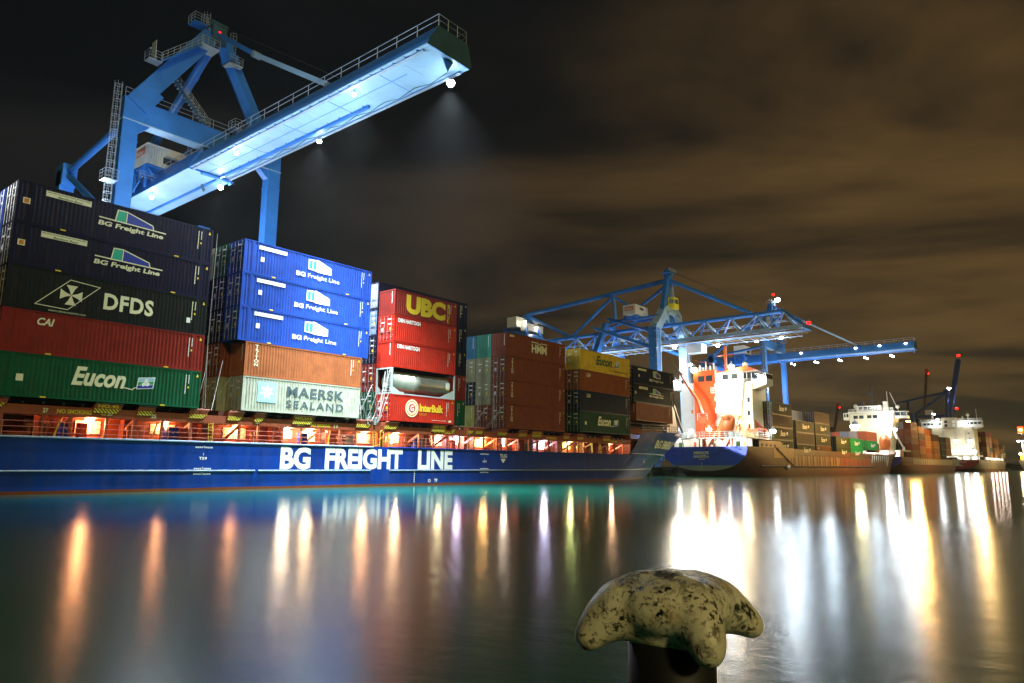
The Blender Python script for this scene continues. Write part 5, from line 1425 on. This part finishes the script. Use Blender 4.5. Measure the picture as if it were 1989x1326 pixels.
st3(345, 0, 4.9, ['amber', 'tan', 'amber', 'obrown'], 'of the stack before the black boxes', 12.2, 2.74)
st3(360.6, 0, 4.9, ['black', 'slate', 'black', 'slate'], 'of the black stack', 12.2, 2.6)
st3(374.6, 0, 7.6, ['amber', 'tan', 'tan'], 'of the foremost stack on the third ship', 12.2, 2.7)

REDH = paint('transom_red', (.30, .03, .015), .45, .3, .1)
HCRM = hull_paint('hull_pale_rust', (.42, .34, .20), (.22, .09, .03), 1.6, .55)
s4 = far_ship(478.7, 660, 26, 6.6, REDH, 'farthest container ship with a red stern and wide cream wheelhouse', 0, 0, 0, 0, HCRM, 1.2)
mb = MB()
letters(mb, 'CAP ARNAUTI', lambda u, v: (478.5, 13.2-7*u, 5.0+.7*v), WHITEP, .02); mb.box(478.5, 478.55, 9, 13, 3.9, 4.2, WHITEP); mb.box(478.5, 478.55, 8, 13, 3.2, 3.5, WHITEP); mb.build('stern_lettering', s4)
CR = paint('wall_warm_cream', (.55, .46, .30), .5, .25)
mb = MB()
mb.box(480, 500, .3, 25.5, 8.6, 9.2, WHITE); mb.box(484, 485, .3, 25.5, 6.4, 8.6, WHITE)
for y in (.6, 4, 8, 12.5, 17, 21, 25): mb.box(480, 480.6, y-.3, y+.3, 6.6, 8.6, GREYDECK)
mb.build('mooring_deck', s4)
mb = MB(); mb.box(490, 505, 2.4, 23.5, 9.2, 25.5, CR); mb.box(489.8, 490, 11, 17.5, 9.2, 27, CR); mb.box(489, 506, 10.5, 18, 25.5, 31.2, CR); mb.box(489.6, 490.2, 2.4, 23.5, 14.4, 14.7, WHITE)
for y in (6.6, 10.8, 17.6): mb.box(489.7, 489.95, y, y+.12, 9.2, 25.5, GREYDECK)
acc = mb.build('accommodation', s4)
for y, z in ((16.6, 28.0), (12.6, 28.0), (16.6, 25.8), (12.6, 25.8)):
    mb = MB(); mb.box(488.8, 489, y-1.4, y, z, z+1.6, GLASS if y > 14 else WHITE); mb.build('window', acc)
for y, z in ((4.6, 21.5), (4.4, 18.4), (6.2, 16.2), (4.2, 15.8), (3.6, 12.6), (6.0, 12)):
    mb = MB(); mb.box(489.9, 489.99, y, y+.6, z, z+.8, GLASS); mb.build('window', acc)
for y0, y1 in ((-2, 10.5), (18, 29)):
    mb = MB(); mb.box(490, 496, y0, y1, 25.4, 27.0, WHITE); mb.box(490, 496, y0, y1, 28.4, 29.4, WHITE); mb.box(490.2, 495.8, y0+.2, y1-.2, 27, 28.4, WHITE)
    for k in range(5): mb.box(490.05, 490.19, y0+.6+k*1.9, y0+2.0+k*1.9, 27.1, 28.3, GLASS)
    if y0 < 0: mb.extr([(490, -2, 25.4), (490, 3, 25.4), (490, 3, 23.6)], (6, 0, 0), CR)
    mb.rail([(490.2, y0, 29.4), (490.2, y1, 29.4)], WHITE, 1.1, 2, .06)
    mb.build('bridge_wing', s4)
mb = MB(); mb.tube((492, .6, 29.4), (492, .6, 36), .12, WHITE, 5); mb.tube((492, 7.6, 29.4), (492, 7.6, 32), .4, WHITE, 8); mb.sphere((492, 4.9, 32.6), .9, WHITE); mb.tube((492, 4.9, 29.4), (492, 4.9, 32), .3, WHITE); mb.tube((492, 23, 29.4), (492, 23, 33), .6, WHITE); mb.build('mast', s4)
for l in (((487, 11.6, 17.6), 1.0, COOL, 26, dict(power=500, off=(-2, 0, 0))), ((487, 4.4, 17.5), 1.0, COOL, 26, dict(power=500, off=(-2, 0, 0))), ((487, 12.5, 12), 1.0, COOL, 26, dict(power=700, off=(-2, 0, 0))), ((487, 7.8, 12.3), 1.0, COOL, 26, dict(power=700, off=(-2, 0, 0))), ((487, 3, 11.6), 1.2, COOL, 36, dict(power=900, off=(-2, 0, 0))), ((488.5, 6, 28.3), 1.0, COOL, 26, dict(power=1200, off=(-2, 0, 0))), ((488.5, 21, 28.3), 1.0, COOL, 26, dict(power=1200, off=(-2, 0, 0))), ((487, 22, 29.5), .8, COOL, 12, dict()), ((487, 19.6, 30.4), .8, COOL, 12, dict())):
    lamp(s4, *l[:-1], **l[-1])
for y in (2, 7, 12, 17): light('lamp', (482.4, y, 8.0), 350, (1, .97, .85), s4, r=.4)
light('lamp', (545, -24, 15), 26000, (1, .72, .34), s4, r=1.5)  # added fill light outboard of the farthest ship, no fixture
mb = MB()
for k in range(12): mb.box(512+8.5*k, 512+8.5*k+5.5, .3, 1.2, 7.0, 8.4, WHITE)
mb.build('side_house', s4)
for k in range(5): light('lamp', (520+20*k, -1.2, 8.2), 900, (1, .75, .6), s4, r=.5)  # row of added fill lights along the hull side, without fixtures
for x, q, keys, w in ((518.5, 0, ['tan', 'amber', 'brown', 'tan', 'maroon'], 'of the tall pair next to the cream wheelhouse'), (518.5, RP, ['cream', 'obrown', 'slate', 'yellow', 'maroon'], 'behind the tall pair next to the cream wheelhouse'), (518.5, RP*2, ['cream', 'obrown', 'slate', 'brown', 'maroon'], 'two rows behind the pair by the cream wheelhouse'), (533.5, 0, ['tan', 'dgreen', 'tan', 'amber', 'brown'], 'of the tall pair farther from the cream wheelhouse'),
        (558, 0, ['amber', 'tan', 'obrown', 'tan'], 'of the middle pair on the farthest ship'), (572, 0, ['obrown', 'amber', 'tan', 'amber'], 'of the middle pair farther along'), (590, 0, ['cream', 'amber', 'obrown'], 'of the last pair on the farthest ship'), (606, 0, ['amber', 'obrown', 'tan'], 'at the very end of the farthest ship')):
    st3(x, q, 8.8, keys, w, 13, 3.0)

# ------------------------------------------------------------------ far shore, quay, water
mb = MB(); mb.box(-120, 900, 77.2, 420, -8, 2.0, CONC); q_ = mb.build('quay'); tag(q_, kind='structure')
mb = MB(); mb.box(-120, 900, 76.9, 77.19, 1.2, 1.9, paint('quay_timber', (.05, .06, .035), .8, .4))
for k in range(160): mb.box(-118+6.3*k, -117.2+6.3*k, 76.5, 76.89, -1, 1.7, MATS['quay_timber'])
o = mb.build('fender_wall'); tag(o, 'green-black timber fender row along the quay face between the two bows', 'fender')
mb = MB()
SH = paint('shore_dark', (.035, .030, .016), .9, .5, .4, scale=.02)
pts = [(1150, 420), (1150, -900)]
prev = None; vs = []; fs = []
for i in range(80):
    y = 420-820*i/79; z = 8+5*math.sin(i*.9)*math.sin(i*.37)+3*math.sin(i*2.3); vs += [(1150, y, -2), (1150, y, max(3, z)), (1400, y, max(3, z)), (1400, y, -2)]
for i in range(79):
    for k in range(3): fs.append((4*i+k, 4*i+4+k, 4*i+5+k, 4*i+1+k))
mb.add(vs, fs, SH); tag(mb.build('far_shore'), kind='structure')
t = thing('light_mast', 'tall white-lit light mast at the harbour mouth beyond the last ship', 'lamp post', loc=(738, 52.5, 0))
mb = MB(); mb.tube((0, 0, -1), (0, 0, 25), .8, WHITE, 8, .5); mb.build('pole', t)
mb = MB(); mb.box(-1, 1, -3.2, 3.2, 25, 25.8, DARKST); mb.build('lamp_rack', t)
for y in (-2.4, 0, 2.4): lamp(t, (-1.2, y, 24.6), .8, COOL, 90, 9000 if y == 0 else 0, off=(-1, 0, -1))
t = thing('moored_workboat', 'orange-lit workboat cut by the frame beside the light mast', 'boat', loc=(700, 48.5, 0))
mb = MB(); mb.extr([(0, 5, 8.5), (0, -9, 9), (0, -9, 1), (0, 1.5, 0), (0, 3.5, 3)], (30, 0, 0), paint('boat_dark', (.10, .10, .09), .5, .3)); mb.build('hull', t)
mb = MB(); mb.box(2, 26, -9, 3.6, 8.6, 14, YPAINT); mb.box(4, 20, -9, 1.6, 14, 17, YPAINT); mb.build('deckhouse', t)
for y in (3.2, -1, -6): lamp(t, (-1, y, 13.6), .8, (1, .75, .35), 120, 5000, off=(-2, 0, 0))
t = thing('gantry_cab', 'small orange-lit crane cab high above the light mast', 'crane', loc=(705, 50.2, 0))
mb = MB(); mb.box(-2, 2, -2, 2, 29.5, 35, ORANGE); mb.box(-1.6, 1.6, -14, -2, 30.5, 32.5, ORANGE); mb.build('cab', t)
mb = MB(); mb.tube((1, -8, 0), (1, -8, 31), .7, ORANGE, 8); mb.build('post', t)
lamp(t, (-2.6, 0, 32.5), .9, (1, .6, .2), 60, 4000, off=(-2, 0, 0))

WT = bpy.data.materials.new('harbour_water'); WT.use_nodes = True
n, l = WT.node_tree.nodes, WT.node_tree.links
b = n['Principled BSDF']
b.inputs['Base Color'].default_value = (.004, .085, .055, 1)
b.inputs['IOR'].default_value = 1.34
g = n.new('ShaderNodeNewGeometry')
# a breeze ruffles the water on the near side; it lies calmer along the ships
dt = n.new('ShaderNodeVectorMath'); dt.operation = 'DOT_PRODUCT'; dt.inputs[1].default_value = (.74, .672, 0)
l.new(g.outputs['Position'], dt.inputs[0])
nb = n.new('ShaderNodeTexNoise'); nb.inputs['Scale'].default_value = .12; nb.inputs['Detail'].default_value = 4
l.new(g.outputs['Position'], nb.inputs['Vector'])
ad = n.new('ShaderNodeMath'); ad.operation = 'MULTIPLY_ADD'; ad.inputs[1].default_value = 3.0
l.new(nb.outputs['Fac'], ad.inputs[0]); l.new(dt.outputs['Value'], ad.inputs[2])
mr = n.new('ShaderNodeMapRange'); mr.interpolation_type = 'SMOOTHSTEP'
mr.inputs['From Min'].default_value = 19; mr.inputs['From Max'].default_value = 34
mr.inputs['To Min'].default_value = .22; mr.inputs['To Max'].default_value = .10
l.new(ad.outputs[0], mr.inputs['Value']); l.new(mr.outputs[0], b.inputs['Roughness'])
def wavn(sx, sy, scale, rot):
    mp = n.new('ShaderNodeMapping'); mp.inputs['Scale'].default_value = (sx, sy, 1); mp.inputs['Rotation'].default_value = (0, 0, R(rot))
    l.new(g.outputs['Position'], mp.inputs[0])
    z = n.new('ShaderNodeTexNoise'); z.inputs['Scale'].default_value = scale; z.inputs['Detail'].default_value = 5; z.inputs['Roughness'].default_value = .6
    l.new(mp.outputs[0], z.inputs['Vector']); return z.outputs['Fac']
w1 = wavn(1, .45, 2.2, 20); w2 = wavn(1, .6, 11, -15)
ma = n.new('ShaderNodeMath'); ma.operation = 'MULTIPLY_ADD'; l.new(w2, ma.inputs[0]); ma.inputs[1].default_value = .22; l.new(w1, ma.inputs[2])
bm = n.new('ShaderNodeBump'); bm.inputs['Strength'].default_value = .26; bm.inputs['Distance'].default_value = .022
l.new(ma.outputs[0], bm.inputs['Height']); l.new(bm.outputs[0], b.inputs['Normal'])
mb = MB(); mb.poly([(-400, -420, 0), (1450, -420, 0), (1450, 440, 0), (-400, 440, 0)], WT)
tag(mb.build('water'), kind='structure')

# ------------------------------------------------------------------ the bollard in the foreground
bx = Vector((2.04, 1.055, 1.63))
fh = Vector((.774, .633, 0)); rh = Vector((.633, -.774, 0))
def BP(a, d, z): return bx+rh*a+fh*d+Vector((0, 0, z*.85))
bo = thing('mooring_bollard', 'weathered cream staghorn bollard with drooping lobes on a black post', 'bollard', loc=(bx.x, bx.y, 1.0))
mb = MB(); inv = Vector((-bx.x, -bx.y, -1.0))
DUM = paint('bollard_paint', (.5, .45, .3))
def blob(pts):
    for (a, r0), (c, r1) in zip(pts, pts[1:]):
        for i in range(9):
            f = i/8; p = Vector(a)*(1-f)+Vector(c)*f; mb.sphere(tuple(p+inv), r0*(1-f)+r1*f, DUM, 18, 12)
def horn(pts): blob([(BP(*p[:3]), p[3]) for p in pts])
horn([(0, 0, -.130, .108), (-.08, -.01, -.122, .100), (-.15, -.02, -.136, .086), (-.198, -.025, -.166, .066), (-.232, -.028, -.200, .051), (-.246, -.03, -.220, .045)])
horn([(0, 0, -.130, .108), (.08, .02, -.120, .098), (.15, .03, -.132, .082), (.203, .035, -.160, .060), (.238, .036, -.186, .047), (.25, .036, -.198, .043)])
horn([(0, 0, -.130, .108), (.030, -.09, -.128, .098), (.048, -.155, -.155, .070), (.056, -.19, -.195, .056), (.057, -.198, -.216, .051)])
horn([(0, 0, -.130, .108), (-.05, .10, -.135, .09), (-.085, .17, -.18, .062), (-.095, .19, -.22, .048)])
mb.sphere(tuple(BP(0, 0, -.122)+inv), .185, DUM, 32, 20, .56)
mb.tube(BP(0, 0, -.16)+inv, BP(0, 0, -.245)+inv, .140, DUM, 32, .128)
h = mb.build('bollard_head', bo, True)
md = h.modifiers.new('r', 'REMESH'); md.mode = 'VOXEL'; md.voxel_size = .0065; md.use_smooth_shade = True
md = h.modifiers.new('s', 'SMOOTH'); md.factor = .6; md.iterations = 40
BM = bpy.data.materials.new('chipped_bollard_paint'); BM.use_nodes = True
n, l = BM.node_tree.nodes, BM.node_tree.links
b = n['Principled BSDF']; b.inputs['Roughness'].default_value = .38
tcn = n.new('ShaderNodeTexCoord')
def no(scale, det, ro, dist=0, off=0):
    z = n.new('ShaderNodeTexNoise'); z.inputs['Scale'].default_value = scale; z.inputs['Detail'].default_value = det; z.inputs['Roughness'].default_value = ro; z.inputs['Distortion'].default_value = dist
    mp = n.new('ShaderNodeMapping'); mp.inputs['Location'].default_value = (off, off*.7, off*.3); l.new(tcn.outputs['Object'], mp.inputs[0]); l.new(mp.outputs[0], z.inputs['Vector']); return z.outputs['Fac']
def rmp(v, a, c, lo=0, hi=1):
    z = n.new('ShaderNodeMapRange'); z.inputs['From Min'].default_value = a; z.inputs['From Max'].default_value = c; z.inputs['To Min'].default_value = lo; z.inputs['To Max'].default_value = hi; l.new(v, z.inputs['Value']); return z.outputs[0]
def mixr(f, a, c):
    z = n.new('ShaderNodeMix'); z.data_type = 'RGBA'
    l.new(f, z.inputs['Factor'])
    for s, v in (('A', a), ('B', c)):
        if isinstance(v, tuple): z.inputs[s].default_value = (*v, 1)
        else: l.new(v, z.inputs[s])
    return z.outputs['Result']
base = mixr(rmp(no(6, 5, .6), .35, .7), (.78, .72, .50), (.88, .85, .68))
base = mixr(rmp(no(9, 6, .7, 0, 3), .56, .70, 0, .8), base, (.40, .24, .05))
rustm = mixr(rmp(no(13, 9, .75, .3, 7), .60, .63), base, (.10, .035, .008))
big = no(5, 8, .72, .25, 1.7); fine = no(42, 9, .78, .2, 5)
mu = n.new('ShaderNodeMath'); mu.operation = 'MULTIPLY'; l.new(rmp(big, .40, .56), mu.inputs[0]); l.new(rmp(fine, .53, .57), mu.inputs[1])
mx_ = n.new('ShaderNodeMath'); mx_.operation = 'MAXIMUM'; l.new(mu.outputs[0], mx_.inputs[0]); l.new(rmp(no(10, 10, .76, .15, 11), .585, .605), mx_.inputs[1])
ob = n.new('ShaderNodeSeparateXYZ'); l.new(tcn.outputs['Object'], ob.inputs[0])
cr_ = n.new('ShaderNodeMath'); cr_.operation = 'MULTIPLY'; l.new(rmp(ob.outputs[2], .575, .625), cr_.inputs[0]); l.new(rmp(no(18, 9, .75, .3, 21), .49, .53), cr_.inputs[1])
mc_ = n.new('ShaderNodeMath'); mc_.operation = 'MAXIMUM'; l.new(mx_.outputs[0], mc_.inputs[0]); l.new(cr_.outputs[0], mc_.inputs[1]); mx_ = mc_
l.new(mixr(mx_.outputs[0], rustm, (.010, .011, .009)), b.inputs['Base Color'])
bp = n.new('ShaderNodeBump'); bp.inputs['Strength'].default_value = .8; bp.inputs['Distance'].default_value = .006
m3 = n.new('ShaderNodeMath'); m3.operation = 'MULTIPLY_ADD'; l.new(mx_.outputs[0], m3.inputs[0]); m3.inputs[1].default_value = -.8; l.new(no(22, 6, .6), m3.inputs[2])
l.new(m3.outputs[0], bp.inputs['Height']); l.new(bp.outputs[0], b.inputs['Normal'])
h.data.materials.clear(); h.data.materials.append(BM)
mb = MB(); BPB = paint('black_post', (.010, .011, .012), .55, .5, .4, scale=6, rustcol=(.05, .05, .05), streak=False)
mb.tube((0, 0, 0), (0, 0, .46), .132, BPB, 40, .126); mb.tube((0, 0, -.02), (0, 0, .03), .2, BPB, 40); mb.build('post', bo, True)
mb = MB(); mb.tube((0, 0, -2.5), (0, 0, 0), .26, CONC, 24); o = mb.build('concrete_pile', None); o.location = (bx.x, bx.y, .98)
tag(o, 'round concrete pile carrying the weathered bollard', 'pile')

# ------------------------------------------------------------------ night air
HZM = bpy.data.materials.new('night_haze'); HZM.use_nodes = True
n, l = HZM.node_tree.nodes, HZM.node_tree.links
n.clear()
v = n.new('ShaderNodeVolumePrincipled'); v.inputs['Color'].default_value = (.86, .92, .95, 1); v.inputs['Density'].default_value = .00006; v.inputs['Anisotropy'].default_value = .6
o = n.new('ShaderNodeOutputMaterial'); l.new(v.outputs[0], o.inputs['Volume'])
mb = MB(); mb.box(-420, 1470, -440, 460, -9.5, 104, HZM)
tag(mb.build('haze'), kind='stuff')
